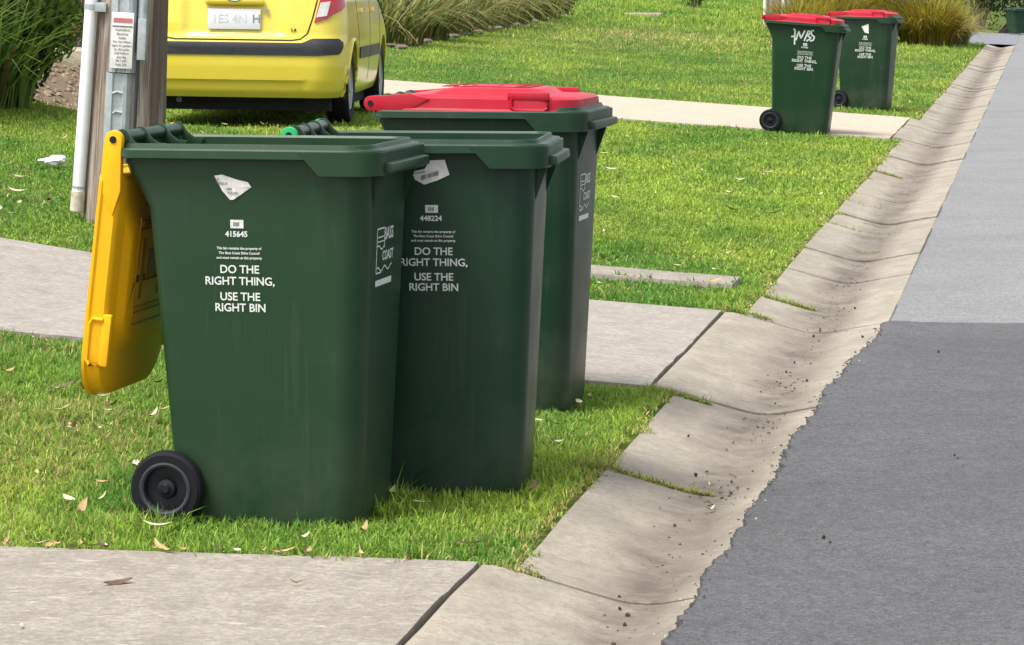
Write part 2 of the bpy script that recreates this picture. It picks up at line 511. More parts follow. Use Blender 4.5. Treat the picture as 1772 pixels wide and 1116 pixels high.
# kerb and gutter, one slab per joint
kerb = empty('kerb', KLOC, KROT); tag(kerb, kind='structure')
joints = [2.0, 4.4, DR1, 9.52, 11.18, DR2A + .02, DR2B + .02, 14.75]
while joints[-1] < 70.5: joints.append(joints[-1] + random.choice([.95, 1.2, 1.5, 1.75]))
joints[-1] = SIDE_A - .2
for i in range(len(joints) - 1):
    a, b = joints[i], joints[i + 1]
    g = random.uniform(.006, .011) * (1.5 if a < 14.5 else 2.6)
    if abs(a - 11.18) < .01: continue            # closed up below
    if abs(b - 11.18) < .01: b = 11.34
    q_ = 1 if a < 14.5 else 2.2
    dz = random.uniform(-.004, .004) * q_; tl = random.uniform(-.004, .004) * q_
    ns = max(2, int((b - a) / .35))
    loops = []
    for k in range(ns + 1):
        u = a + g + (b - a - 2 * g) * k / ns
        t = k / ns - .5
        prof = []
        lawn_side = not (b <= DR1 + .05 or (a > DR2A - .1 and b < DR2B + .1) or (a > DR3A - .6 and b < DR3B + .6))
        pv = list(zip(KP_V, KP_Z)) if not lawn_side else [(.085, float(np.interp(.085, KP_V, KP_Z))), (.10, float(np.interp(.10, KP_V, KP_Z)))] + [q for q in zip(KP_V, KP_Z) if q[0] > .11]
        for v, z in pv:
            vv = v + (.012 * float(fbm(u * 7, 2.2) - .5) if v in (0, .085, .71) else 0)
            prof.append((vv, u, z + dz + tl * t + (.0025 if a < 14 else .001) * float(fbm(u * 3, v * 6) - .5)))
        prof += [(.71, u, -.18), (pv[0][0], u, -.18)]
        loops.append(prof)
    MB().loft(loops).build('kerb_slab', M['kerb'], kerb, bevel=.004, segs=1, smooth=30)

# road
road = kerb_grid(np.concatenate([np.linspace(2, 90, 45), np.linspace(110, 700, 8)]), np.array([.708, 1.2, 2, 3.5, 5, 6.5, 7.9]),
                 lambda U, V: -.043 + .025 * np.clip((V - .7) / 3.2, 0, 1) - .025 * np.clip((V - 4.3) / 3.4, 0, 1), 'road', M['asphalt_old'])
tag(road, kind='structure')
verge2 = kerb_grid(np.linspace(2, 700, 40), np.array([7.9, 8.2, 12, 30, 100, 400]), lambda U, V: np.interp(V, [7.9, 8.2, 12, 400], [-.04, .06, .12, .3]), 'verge', M['soil'])
tag(verge2, kind='structure')
# newer dark overlay with a ragged lip over the gutter's edge
uu = np.arange(2.0, 13.90, .016)
base_edge = np.interp(uu, [2, 7, 9.3, 11.8, 12.8, 13.9], [.53, .555, .575, .61, .66, .70])
jag = .060 * (fbm(uu * 2.6, uu * 0 + 1.7, 6) - .5) + .040 * (fbm(uu * 19, uu * 0 + 4.4, 3) - .5) * sstep(14, 11, uu)
tooth = .014 * np.abs(((uu * 5.3 + 2.2 * fbm(uu * 2, uu * 0 + 9)) % 1.0) - .5) * sstep(13.8, 12.5, uu)
edge = base_edge + jag - tooth
kz = np.interp(edge, KP_V, KP_Z)
def ov(v): return -.030 + .025 * np.clip((v - .7) / 3.2, 0, 1) - .025 * np.clip((v - 4.3) / 3.4, 0, 1)
cols = []
for k, off in enumerate([0, .006, .03, .10]):
    vv = edge + off
    zz = np.maximum(ov(vv), np.interp(vv, KP_V, KP_Z) + [.003, .010, .012, .012][k])
    zz = zz + .004 * (fbm(uu * 22, vv * 22) - .5)
    cols.append(np.stack([vv, uu, zz], 1))
endw = .02 * (fbm(uu * 0 + 3, uu) - .5)
for v in [.84] + list(np.linspace(.9, 2.6, 46)) + [3.2, 4.2, 6.0, 7.9]:
    vv = np.full_like(uu, v)
    we = .10 * float(fbm(v * 2.1, 8.8) - .5) + .05 * float(fbm(v * 11, 2.8) - .5) - .02 * (v - .7)
    cols.append(np.stack([vv, uu + we * sstep(13.3, 13.9, uu), ov(vv) + .003 * (fbm(uu * 3, vv * 3) - .5)], 1))
A = np.stack(cols, 1); n, m = A.shape[:2]
skirt = np.stack([edge + .004, uu, kz - .01], 1)
verts = A.reshape(-1, 3).tolist() + skirt.tolist()
faces = [(i * m + j, i * m + j + 1, (i + 1) * m + j + 1, (i + 1) * m + j) for i in range(n - 1) for j in range(m - 1)]
b0 = n * m
side_faces = [(i * m, (i + 1) * m, b0 + i + 1, b0 + i) for i in range(n - 1)]
me = bpy.data.meshes.new('road_resurfacing'); me.from_pydata(verts, [], faces + side_faces)
me.materials.append(M['asphalt_new']); me.materials.append(M['asphalt_edge'])
for p in me.polygons[len(faces):]: p.material_index = 1
for i in range(len(faces)):
    if i % (m - 1) == 0: me.polygons[i].material_index = 1
me.shade_smooth()
o = link('road_resurfacing', me, None, None, KLOC, KROT); tag(o, kind='structure')

# ------------------------------------------------------------------ grass and other blades (numpy)
def blades_mesh(name, base, az, lean, length, width, color, segs=2, curve=.6, mat=None, tipcol=None):
    """many tapered bent blades as one mesh; base Nx3, az heading, lean 0..1 at the tip, colour Nx3"""
    N = len(base); S = segs
    t = np.linspace(0, 1, S + 1)
    dirx = np.cos(az); diry = np.sin(az)
    px, py = -diry, dirx
    twist = rng.uniform(-.6, .6, N)
    P = np.zeros((N, 2 * S + 1, 3)); C = np.zeros((N, 2 * S + 1, 4)); C[..., 3] = 1
    k = 0
    for i, ti in enumerate(t):
        out = length * lean * (ti ** (1 + curve)); up = length * (ti - .45 * lean * lean * ti ** (2 + curve))
        c = base + np.stack([dirx * out, diry * out, up], 1)
        w = width * (1 - ti ** 1.6) * .5 * (0.75 + .5 * min(1, ti * 3)) if i < S else 0
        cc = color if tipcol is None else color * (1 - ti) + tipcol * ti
        if i < S:
            wx = (px * np.cos(twist) + dirx * np.sin(twist)); wy = (py * np.cos(twist) + diry * np.sin(twist))
            off = np.stack([wx * w, wy * w, 0 * w], 1)
            P[:, k] = c - off; P[:, k + 1] = c + off; C[:, k, :3] = cc; C[:, k + 1, :3] = cc; k += 2
        else:
            P[:, k] = c; C[:, k, :3] = cc; k += 1
    nv = 2 * S + 1
    tri = []
    for i in range(S - 1):
        a = 2 * i; tri += [(a, a + 1, a + 3), (a, a + 3, a + 2)]
    a = 2 * (S - 1); tri.append((a, a + 1, a + 2))
    tri = np.array(tri)
    F = (tri[None] + (np.arange(N) * nv)[:, None, None]).reshape(-1, 3)
    me = bpy.data.meshes.new(name)
    me.vertices.add(N * nv); me.vertices.foreach_set('co', P.reshape(-1).astype(np.float32))
    me.loops.add(F.size); me.loops.foreach_set('vertex_index', F.reshape(-1).astype(np.int32))
    me.polygons.add(len(F)); me.polygons.foreach_set('loop_start', np.arange(0, F.size, 3, dtype=np.int32))
    me.polygons.foreach_set('loop_total', np.full(len(F), 3, np.int32))
    at = me.attributes.new('Col', 'FLOAT_COLOR', 'POINT'); at.data.foreach_set('color', C.reshape(-1).astype(np.float32))
    me.update(); me.validate()
    me.materials.append(mat or M['grass'])
    me.shade_smooth()
    return me

LIME = np.array([.35, .475, .070]); DEEP = np.array([.125, .275, .045]); STRAW = np.array([.58, .48, .20]); BROWN = np.array([.17, .115, .05])
def grass_color(x, y, u, v, straw_bias):
    N = len(x)
    a = fbm(x * 1.9, y * .9); b = fbm(x * .5 + 9, y * .22 + 4); r = rng.random(N)
    t = np.clip(.47 + 1.9 * (a - .5) + 1.4 * (b - .5) + .45 * (r - .5), 0, 1)[:, None]
    c = DEEP * (1 - t) + LIME * t
    s = (rng.random(N) < np.clip(straw_bias + .35 * (fbm(x * 2.3 + 31, y * 1.6 + 8) - .52), .01, .8))
    c[s] = STRAW * rng.uniform(.6, 1.05, (s.sum(), 1)) * .9 + c[s] * .12
    bright = np.exp(rng.normal(0, .22, N))[:, None]
    return c * bright

def in_drive(u, margin=0.0):
    return (u < DR1 - margin) | ((u > DR2A + margin) & (u < DR2B - margin)) | ((u > DR3A + margin) & (u < DR3B - margin)) | (u > SIDE_A - .3)

def grass_zone(name, u0, u1, v0, v1, dens, hgt, wid, segs, label, straw=.06, margin=.02, vtop=.078):
    N = int((u1 - u0) * (v1 - v0) * dens)
    u = rng.uniform(u0, u1, N); v = rng.uniform(v0, v1, N)
    x, y = W(u, v)
    # keep to what the street side can see: a generous wedge round the view
    ok = (x > -.24 * y - 1.2) & (x < .24 * y + 1.5)
    ok &= ~in_drive(u + .07 * (fbm(v * 6, u * 0 + 2) - .45) + .04 * (fbm(v * 25, u * 0 + 3, 2) - .5), margin) & (v < vtop + .11 * (fbm(u * 5, u * 0 + 7) - .42) + .05 * (fbm(u * 23, u * 0 + 17, 2) - .5))
    # thin where the pit lid lies
    wob = .14 * (fbm(u * 9, v * 9) - .35)
    pit = (np.abs(u - PIT[0]) < PIT[2] * .5 - wob) & (np.abs(v - PIT[1]) < PIT[3] * .5 - wob)
    ok &= ~pit
    clump = fbm(x * 16, y * 16, 2)
    ok &= rng.random(N) < np.clip(.35 + 1.6 * (clump - .25), .25, 1)
    u, v, x, y = u[ok], v[ok], x[ok], y[ok]; N = len(x); clump = clump[ok]
    z = np.where(v < 0, gz(u, np.minimum(v, -.0001)) - .018, np.where(v < .08, -.016, gz(u, v) - .004))
    z = np.where((np.abs(u - PIT[0]) < PIT[2] * .5) & (np.abs(v - PIT[1]) < PIT[3] * .5), z + .025, z)
    sb = np.full(N, straw)
    near_left = sstep(.2, 1.2, -v - .6) * sstep(12, 10, u)
    sb = sb + .34 * near_left * (fbm(x * 1.4, y * 1.2) > .47)
    sb = sb + .75 * np.exp(-((u - 57) / 8.0) ** 2 - ((v + 6.2) / 2.4) ** 2) * np.clip(.2 + 1.6 * (fbm(x * 1.1, y * .25) - .3), 0, 1)
    # dry thatch along the concrete edges
    eu = np.minimum.reduce([np.abs(u - DR1), np.abs(u - DR2A), np.abs(u - DR2B), np.abs(u - DR3A), np.abs(u - DR3B), np.maximum(.08 - v, 0)])
    sb = sb + .5 * sstep(.06, .0, eu)
    c = grass_color(x, y, u, v, sb)
    L = hgt * np.exp(rng.normal(0, .28, N)) * (.65 + .7 * clump) * (1 + .9 * sstep(.60, .72, fbm(x * 2.9 + 3, y * 2.4))) * (1 - .35 * sstep(.06, 0, eu))
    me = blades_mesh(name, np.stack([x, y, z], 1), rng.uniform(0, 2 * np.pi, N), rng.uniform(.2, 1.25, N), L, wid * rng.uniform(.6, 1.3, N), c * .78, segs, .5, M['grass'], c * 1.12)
    o = link(name, me)
    tag(o, label, 'grass', kind='stuff')
    return o

PIT = (15.2, -.50, .40, .86)      # u, v, size along u, size along v
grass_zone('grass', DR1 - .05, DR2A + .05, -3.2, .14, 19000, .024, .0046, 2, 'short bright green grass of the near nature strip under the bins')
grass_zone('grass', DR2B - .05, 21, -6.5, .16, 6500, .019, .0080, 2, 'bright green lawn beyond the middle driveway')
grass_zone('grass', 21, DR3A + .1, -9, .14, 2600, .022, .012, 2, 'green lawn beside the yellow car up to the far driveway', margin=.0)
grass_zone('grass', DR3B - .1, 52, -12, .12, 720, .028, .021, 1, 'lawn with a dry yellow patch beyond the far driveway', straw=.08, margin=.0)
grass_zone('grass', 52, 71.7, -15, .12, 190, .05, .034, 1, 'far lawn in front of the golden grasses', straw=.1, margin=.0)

def grass_far():
    N = 62000
    u = rng.uniform(71, 118, N); v = rng.uniform(-17, -1, N)
    ok = (u > SIDE_B + .3) | (v < -3.65)
    u, v = u[ok], v[ok]; x, y = W(u, v); N = len(x)
    c = grass_color(x, y, u, v, np.full(N, .08))
    me = blades_mesh('grass', np.stack([x, y, gz(u, v) - .02], 1), rng.uniform(0, 6.28, N), rng.uniform(.1, .8, N), .09 * np.exp(rng.normal(0, .3, N)), .07 * rng.uniform(.6, 1.3, N), c * .8, 1, .5, M['grass'], c * 1.1)
    tag(link('grass', me), 'distant grass rising behind the hedge and side road', 'grass', kind='stuff')
grass_far()

# tufts that have taken root in the kerb joints
def joint_tuft(u, v0, v1, n, hgt, label, dry=.35):
    v = rng.uniform(v0, v1, n) ; uu = u + rng.normal(0, .016, n) * (1.3 - (v - v0) / (v1 - v0))
    x, y = W(uu, v); z = np.interp(v, KP_V, KP_Z) - .006
    d = rng.random(n) < dry
    t = rng.random(n)[:, None]
    c = DEEP * (1 - t) + LIME * t
    c[d] = STRAW * rng.uniform(.5, 1.1, (d.sum(), 1))
    me = blades_mesh('grass_tuft', np.stack([x, y, z], 1), rng.uniform(0, 6.28, n), rng.uniform(.2, 1.1, n), hgt * np.exp(rng.normal(0, .4, n)), .005 * rng.uniform(.6, 1.3, n), c * .7, 2, .5, M['grass'], c * 1.1)
    o = link('grass_tuft', me); tag(o, label, 'grass tuft', 'grass tufts in the kerb joints', 'stuff')
joint_tuft(9.52, .0, .40, 1500, .016, 'longest dry grass tuft growing across the kerb joint beside the second green bin', .55)
joint_tuft(11.26, .0, .22, 500, .016, 'grass tuft in the kerb joint at the near corner of the middle driveway', .45)
joint_tuft(14.75, .02, .34, 700, .024, 'green grass tuft in the kerb joint just past the middle driveway', .3)
joint_tuft(13.98, -.05, .20, 450, .022, 'grass creeping over the kerb at the far corner of the middle driveway', .4)
joint_tuft(DR1 + .01, 0, .16, 120, .016, 'small grass tuft in the nearest kerb joint by the bottom driveway', .5)
fi = 0
for u, v0, v1, n, lab in ((joints[10], .02, .3, 200, 'grass sprouting from a kerb joint below the two far bins, nearest of these'),
                     (joints[12], .03, .34, 220, 'grass sprouting from the kerb joint in the middle of the far kerb run'),
                     (joints[15], .02, .30, 220, 'grass sprouting from a kerb joint just before the far driveway'),
                     (joints[9] + .5, .33, .48, 130, 'low dry weed clump lying in the gutter channel')):
    joint_tuft(u, v0, v1, n, .022, lab, .6)

# ------------------------------------------------------------------ wheelie bins
def rrect(x0, x1, w, r, z, n=6, rb=None):
    """rounded rectangle loop, front corners r, back corners rb"""
    rb = r if rb is None else rb
    pts = []
    for cx, cy, a0, rr in ((x1 - r, -w + r, -90, r), (x1 - r, w - r, 0, r), (x0 + rb, w - rb, 90, rb), (x0 + rb, -w + rb, 180, rb)):
        for k in range(n + 1):
            a = R(a0 + 90 * k / n)
            pts.append((cx + rr * math.cos(a), cy + rr * math.sin(a), z))
    return pts

def bin_xb(z): return -.280 - .072 * z - (.055 * float(sstep(.84, .965, z)))
def bin_xf(z): return .222 + .045 * z
def bin_w(z): return .200 + .050 * z

def make_text(body, size, mat, parent, name, loc, rot, bold=.0, extrude=.0003, align='CENTER', shear=0., spacing=1.0):
    cu = bpy.data.curves.new(name, 'FONT'); cu.body = body; cu.size = size; cu.align_x = align; cu.align_y = 'CENTER'
    cu.offset = bold; cu.extrude = extrude; cu.shear = shear; cu.space_character = spacing; cu.resolution_u = 3
    tmp = bpy.data.objects.new('tmp_text', cu); COL.objects.link(tmp)
    dg = bpy.context.evaluated_depsgraph_get(); dg.update()
    me = bpy.data.meshes.new_from_object(tmp.evaluated_get(dg))
    bpy.data.objects.remove(tmp); bpy.data.curves.remove(cu)
    me.materials.clear()
    return link(name, me, mat, parent, loc, rot)

SIDE_TILT = math.atan(.050)
def side_rot(roll=0.): return Euler((math.pi / 2 + SIDE_TILT, 0, 0)) if not roll else (Euler((math.pi / 2 + SIDE_TILT, 0, 0)).to_matrix() @ Matrix.Rotation(roll, 3, 'Z')).to_euler()
def side_loc(x, z, proud=.0012): return (x, -bin_w(z) - proud, z)
def front_loc(y, z, proud=.0012): return (bin_xf(z) + proud, y, z)
FRONT_ROT = (Matrix.Rotation(math.pi / 2, 3, 'Z') @ Matrix.Rotation(math.pi / 2 + math.atan(.045), 3, 'X')).to_euler()

def lid_mesh_parts(root, mat, theta, hinge=(-.42, 1.02)):
    """lid in its own frame: hinge axis along y through the origin, lid runs +x when shut, top +z"""
    piv = empty('lid', (hinge[0], 0, hinge[1]), (0, theta, 0), root)
    return piv

def build_lid(root, mat, theta, hinge_x=-.42, hinge_z=1.02, emboss=True, emboss_mat=None):
    x0, x1, w = .085, .690, .272
    mb = MB()
    n = 9
    def L(z, ins, front=0., back=0.): return rrect(x0 + ins + back, x1 - ins - front, w - ins, .125 - min(ins, .10) * .6, z, n, rb=.04)
    outer = [L(-.026, -.006), L(-.018, -.006), L(-.012, .000), L(.020, .004), L(.026, .010, .006), L(.030, .022, .02), L(.031, .062, .05, .02),
             L(.035, .070, .056, .03), L(.049, .084, .064, .06), L(.0525, .094, .074, .07), L(.0545, .14, .12, .12)]
    mb.loft(outer, cap0=False, cap1=True)
    inner = [L(-.026, -.002), L(-.018, .000), L(.018, .008), L(.026, .024, .02), L(.027, .06, .05, .02), L(.044, .09, .07, .06), L(.049, .14, .12, .12)]
    k = len(outer[0])
    a = MB(); a.loft(inner, cap0=False, cap1=True)
    mb.v += a.v; off = len(mb.v) - len(a.v)
    mb.f += [tuple(i + off for i in reversed(f)) for f in a.f]
    # bottom lip between outer and inner
    mb.f += [(i, (i + 1) % k, off + (i + 1) % k, off + i) for i in range(k)]
    lid = mb.build('lid', mat, root, smooth=32, loc=(hinge_x, 0, hinge_z), rot=(0, theta, 0))
    lid['label'] = None or 'lid'
    del lid['label']
    # hinge arms
    for sy in (-1, 1):
        poly = [(.024 * math.cos(R(t)), .024 * math.sin(R(t))) for t in range(90, 271, 20)] + [(.03, -.026), (.13, -.024), (.20, .018), (.13, .034), (.03, .025)]
        arm = MB().prism(poly, 'y', sy * .262 - .013, sy * .262 + .013).build('hinge_arm', mat, lid, bevel=.004)
        MB().lathe([(.0095, sy * .262 - .016), (.0095, sy * .262 + .016)], 16, 'y').build('hinge_pin', M['wheel_hub'], arm)
    # side hand grips
    for sy in (-1, 1):
        y = sy * (w - .012)
        g = MB()
        g.box(.46, .60, y - .012, y + .012, .018, .045)
        g.build('grip', mat, lid, bevel=.008)
        u = MB()
        yy = sy * (w + .001)
        u.tube([(.475, yy, .022), (.475, yy, -.006), (.49, yy, -.014), (.585, yy, -.014), (.598, yy, -.004), (.598, yy, .022)], .0055, 8)
        u.build('grip_loop', mat, lid)
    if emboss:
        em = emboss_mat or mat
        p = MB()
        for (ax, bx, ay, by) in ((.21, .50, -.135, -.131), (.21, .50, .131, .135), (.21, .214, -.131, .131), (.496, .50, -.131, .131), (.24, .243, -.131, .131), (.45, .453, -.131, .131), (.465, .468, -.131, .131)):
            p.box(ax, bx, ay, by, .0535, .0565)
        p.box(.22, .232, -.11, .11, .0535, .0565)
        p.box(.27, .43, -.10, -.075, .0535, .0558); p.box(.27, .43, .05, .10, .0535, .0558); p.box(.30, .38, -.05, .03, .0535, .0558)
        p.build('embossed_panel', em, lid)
    return lid

def make_bin(body_mat, lid_mat, theta):
    root = empty('wheelie_bin')
    # --- body
    zs = [0, .006, .03, .12, .30, .50, .70, .84, .90, .935, .966]
    outer = []
    for i, z in enumerate(zs):
        ins = .016 if i == 0 else (.004 if i == 1 else 0)
        outer.append(rrect(bin_xb(z) + ins, bin_xf(z) - ins, bin_w(z) - ins, .074, z, 8, rb=.035))
    inner = [rrect(bin_xb(min(z, .84)) + .006, bin_xf(z) - .006, bin_w(z) - .006, .070, max(z, .03), 8, rb=.031) for z in (.966, .84, .5, .03)]
    mb = MB(); mb.loft(outer + inner)
    body = mb.build('body', body_mat, root, smooth=32)
    # --- rim
    xb, xf, w = bin_xb(.966), bin_xf(.966), bin_w(.966)
    def ring(off, z, ins=0): return rrect(xb - off * .5, xf + off, w + off, .06 + max(off, -.02), z, 6, rb=.035 + max(off, -.02) * .5)
    prof = [(-.006, .955), (-.006, 1.004), (-.001, 1.010), (.006, 1.010), (.010, 1.000), (.030, .998), (.034, .994), (.036, .974), (.031, .972), (.029, .990), (.004, .990), (.002, .955)]
    mb = MB(); loops = [ring(o, z) for o, z in prof]; loops.append(loops[0])
    mb.loft(loops, cap0=False, cap1=False)
    rim = mb.build('rim', body_mat, root, smooth=38)
    # front skirt (deeper round the front) and the stepped lifting ledge
    def upath(W_, X_, r, xs, z):
        p = [(xs, -W_, z)]
        for k in range(7):
            a = R(-90 + 15 * k); p.append((X_ - r + r * math.cos(a), -W_ + r + r * math.sin(a), z))
        for k in range(7):
            a = R(15 * k); p.append((X_ - r + r * math.cos(a), W_ - r + r * math.sin(a), z))
        p.append((xs, W_, z)); return p
    Wo = w + .0375; Xo = xf + .0385
    mb = MB()
    so, si = upath(Wo, Xo, .07, .088, .992), upath(Wo - .006, Xo - .006, .064, .088, .992)
    bo, bi = upath(Wo - .001, Xo - .001, .07, .143, .932), upath(Wo - .007, Xo - .007, .064, .143, .932)
    mb.loft([so, bo, bi, si, so], cap0=False, cap1=False, closed=False)
    m_ = len(so)
    for e in (0, m_ - 1): mb.add([so[e], bo[e], bi[e], si[e]], [(0, 1, 2, 3)])
    mb.build('rim_skirt', body_mat, rim, smooth=32)
    mb = MB(); mb.prism([(Xo - .012, .936), (Xo + .018, .938), (Xo + .021, .944), (Xo + .019, .962), (Xo - .004, .966), (Xo - .012, .966)], 'y', -.205, .205)
    mb.build('lifting_ledge', body_mat, rim, bevel=.002)
    for sy in (-1, 1):
        mb = MB(); mb.prism([(bin_xf(.80) - .012, .80), (bin_xf(.93) + .03, .932), (bin_xf(.93) - .012, .932)], 'y', sy * .165 - .004, sy * .165 + .004)
        mb.build('gusset', body_mat, body)
    # --- hinge bar and ribs at the back
    bx, bz = -.408, 1.024
    mb = MB(); mb.lathe([(.018, -.243), (.018, .243)], 20, 'y', (bx, 0, bz)); mb.build('handle_bar', body_mat, root)
    for y in (-.236, -.085, .085, .236):
        arc = [(bx + .0225 * math.cos(R(t)), bz + .0225 * math.sin(R(t))) for t in range(60, 300, 24)]
        poly = arc + [(bx + .02, .975), (xb + .06, .972), (xb + .075, 1.001), (xb + .045, 1.004), (bx + .032, 1.016)]
        MB().prism(poly, 'y', y - .0032, y + .0032).build('hinge_rib', body_mat, root, bevel=.0012)
    # --- wheels
    mb = MB(); mb.lathe([(.011, -.25), (.011, .25)], 14, 'y', (-.292, 0, .1)); mb.build('axle', M['wheel_hub'], root)
    MB().box(-.315, -.235, -.185, .185, .05, .16).build('axle_housing', body_mat, root, bevel=.012)
    for sy in (-1, 1):
        wh = empty('wheel', (-.292, sy * .238, .1), (0, 0, 0), root)
        s_ = sy
        MB().lathe([(.060, -.026), (.090, -.026), (.0975, -.020), (.1, -.008), (.1, .008), (.0975, .020), (.090, .026), (.066, .026), (.060, .020), (.060, -.020), (.066, -.026)][1:], 44, 'y', ring=True).build('tyre', M['black_rubber'], wh)
        MB().lathe([(.058, s_ * .010), (.060, s_ * .0275), (.066, s_ * .0300), (.071, s_ * .0285), (.066, s_ * .020)], 44, 'y', ring=True).build('hub_ring', M['hub_ring'], wh)
        MB().lathe([(.0595, s_ * .002), (.0595, s_ * .008), (.050, s_ * .010), (.028, s_ * .007), (.024, s_ * .018), (.014, s_ * .021), (.010, s_ * .027)], 36, 'y').build('hub', M['wheel_hub'], wh)
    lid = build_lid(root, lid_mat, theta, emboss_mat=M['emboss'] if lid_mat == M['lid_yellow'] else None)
    return root

TEXT_ROWS = ((('DO THE'), .672), (('RIGHT THING,'), .641), (('USE THE'), .600), (('RIGHT BIN'), .571))
def print_side(root, xc, zoff, number, full=True, k=1.0):
    for i, (s_, z) in enumerate(TEXT_ROWS):
        o = make_text(s_, .0300 * k, M['white_print'], root, 'printed_lettering', side_loc(xc, z + zoff), side_rot(), bold=.0005, spacing=.98)
        o['label'] = 'white printed line reading ' + s_.rstrip(',')
    for i, s_ in enumerate(('This bin remains the property of', 'The Bass Coast Shire Council', 'and must remain at this property')):
        make_text(s_, .0093 * k, M['white_print'], root, 'printed_lettering', side_loc(xc, .728 - .0125 * i + zoff), side_rot(), bold=.0002)
    make_text(number, .0205, M['white_print'], root, 'bin_number', side_loc(xc - .006, .765 + zoff), side_rot(), bold=.0006)
    lab = MB().box(-.018, .018, -.011, .011, 0, .0006).build('barcode_label', M['white_print'], root, loc=side_loc(xc - .004, .792 + zoff), rot=side_rot())
    bars = MB()
    x = -.010
    for k_ in range(7):
        wd = random.choice([.0008, .0014, .002]); bars.box(x, x + wd, -.006, .005, .0006, .0009); x += wd + random.choice([.0008, .0012])
    bars.build('barcode', M['grey_print'], lab)

def print_front(root):
    """council logo on the front: an outlined block with waves, BASS over COAST, a bar below"""
    def P(name, mb): return mb.build(name, M['white_print'], root, loc=front_loc(-.035, .72), rot=FRONT_ROT)
    t = .004
    mb = MB()
    def rect(x0, x1, y0, y1): mb.box(x0, x1, y0, y1, 0, .0006)
    for a, b, c, d in ((-.085, -.0, .062, .066), (-.085, -.081, -.055, .066), (-.085, -.03, -.055, -.051), (-.085, -.005, .040, .043), (-.085, -.005, .028, .031), (-.004, 0, .01, .066)):
        rect(a, b, c, d)
    for y0 in (.012, -.046):
        xa = -.085
        pts = [(xa + .0105 * i, y0 + .006 * math.sin(i * .9)) for i in range(17 if y0 < 0 else 9)]
        for (p, q) in zip(pts, pts[1:]):
            mb.add([(p[0], p[1], .0006), (q[0], q[1], .0006), (q[0], q[1] + .004, .0006), (p[0], p[1] + .004, .0006)], [(0, 1, 2, 3)])
    rect(-.085, .085, -.088, -.072)
    P('council_logo', mb)
    make_text('BASS', .046, M['white_print'], root, 'council_logo', front_loc(.008, .765), FRONT_ROT, bold=.0006)
    make_text('COAST', .036, M['white_print'], root, 'council_logo', front_loc(.005, .708), FRONT_ROT, bold=.0006)

def paper_patch(root, name, pts, x, z, label, folds=()):
    """torn sticker: a slightly crumpled polygon of paper on the side wall"""
    me = MB()
    c = (sum(p[0] for p in pts) / len(pts), sum(p[1] for p in pts) / len(pts))
    vs = [(c[0], c[1], .0045)] + [(p[0], p[1], .0008 + .0022 * random.random()) for p in pts]
    n = len(pts); fs = [(0, 1 + i, 1 + (i + 1) % n) for i in range(n)]
    bot = [(p[0], p[1], 0.0002) for p in pts]
    me.add(vs + bot, fs + [(1 + i, 1 + n + i, 1 + n + (i + 1) % n, 1 + (i + 1) % n) for i in range(n)])
    o = me.build(name, M['paper'], root, loc=side_loc(x, z), rot=side_rot(), smooth=10)
    o['label'] = label
    return o

# bin 1 – recycling, yellow lid thrown right back
b1 = make_bin(M['bin_green'], M['lid_yellow'], R(97))
b1.location = (-.585, 8.575, ground(-.585, 8.607) - .022); b1.rotation_euler = (0, 0, R(-12)); b1.scale = (1, 1, 1.012)
tag(b1, 'nearest dark green wheelie bin with its yellow lid hanging open behind it', 'wheelie bin', 'wheelie bins put out along the kerb')
print_side(b1, -.088, .010, '415645'); print_front(b1)
st = paper_patch(b1, 'torn_sticker', [(-.052, .028), (-.030, .031), (.012, .018), (.040, .012), (.049, -.001), (.044, -.004), (.018, -.022), (.000, -.034), (-.010, -.035), (-.030, -.012)], -.099, .900, 'torn white paper sticker')
for (t_, xx, yy) in (('IS', -.041, .019), ('MINE IT', -.030, .008), ('LESS', -.012, -.006), ('WASTE', -.002, -.017)):
    make_text(t_, .009, M['grey_print'], st, 'sticker_print', (xx, yy, .0050), (0, 0, R(-4)))
# bin 2 – green lid open behind
b2 = make_bin(M['bin_green_b'], M['lid_green'], R(94))
b2.location = (-.175, 9.08, ground(-.165, 9.125) - .022); b2.rotation_euler = (0, 0, R(-6)); b2.scale = (1, 1, 1.0)
tag(b2, 'middle dark green wheelie bin of the near three, open, with a bright green hinge', 'wheelie bin', 'wheelie bins put out along the kerb')
print_side(b2, -.020, .024, '448224')
st = paper_patch(b2, 'white_sticker', [(-.056, .002), (-.020, .010), (-.006, .034), (.036, .036), (.049, -.006), (.015, -.022), (-.022, -.034), (-.048, -.020)], -.022, .918, 'white address sticker with torn corner')
bb = MB()
for k_ in range(12): bb.box(-.030 + k_ * .0042, -.030 + k_ * .0042 + random.choice([.0012, .0022, .003]), -.0205 + k_ * .0012, -.0085 + k_ * .0012, .0046, .0052)
bb.build('barcode', M['grey_print'], st)
make_text('Customer', .008, M['grey_print'], st, 'sticker_print', (-.034, .001, .0052), (0, 0, R(10)))
# bin 3 – red lid shut
b3 = make_bin(M['bin_green_c'], M['lid_red'], R(.6))
b3.location = (.0, 10.70, ground(0, 10.78) - .026); b3.rotation_euler = (0, 0, R(-12)); b3.scale = (1, 1, 1.01)
tag(b3, 'wheelie bin with closed red lid behind the two open bins, by the middle driveway', 'wheelie bin', 'wheelie bins put out along the kerb')
print_side(b3, -.09, 0, '415646'); print_front(b3)
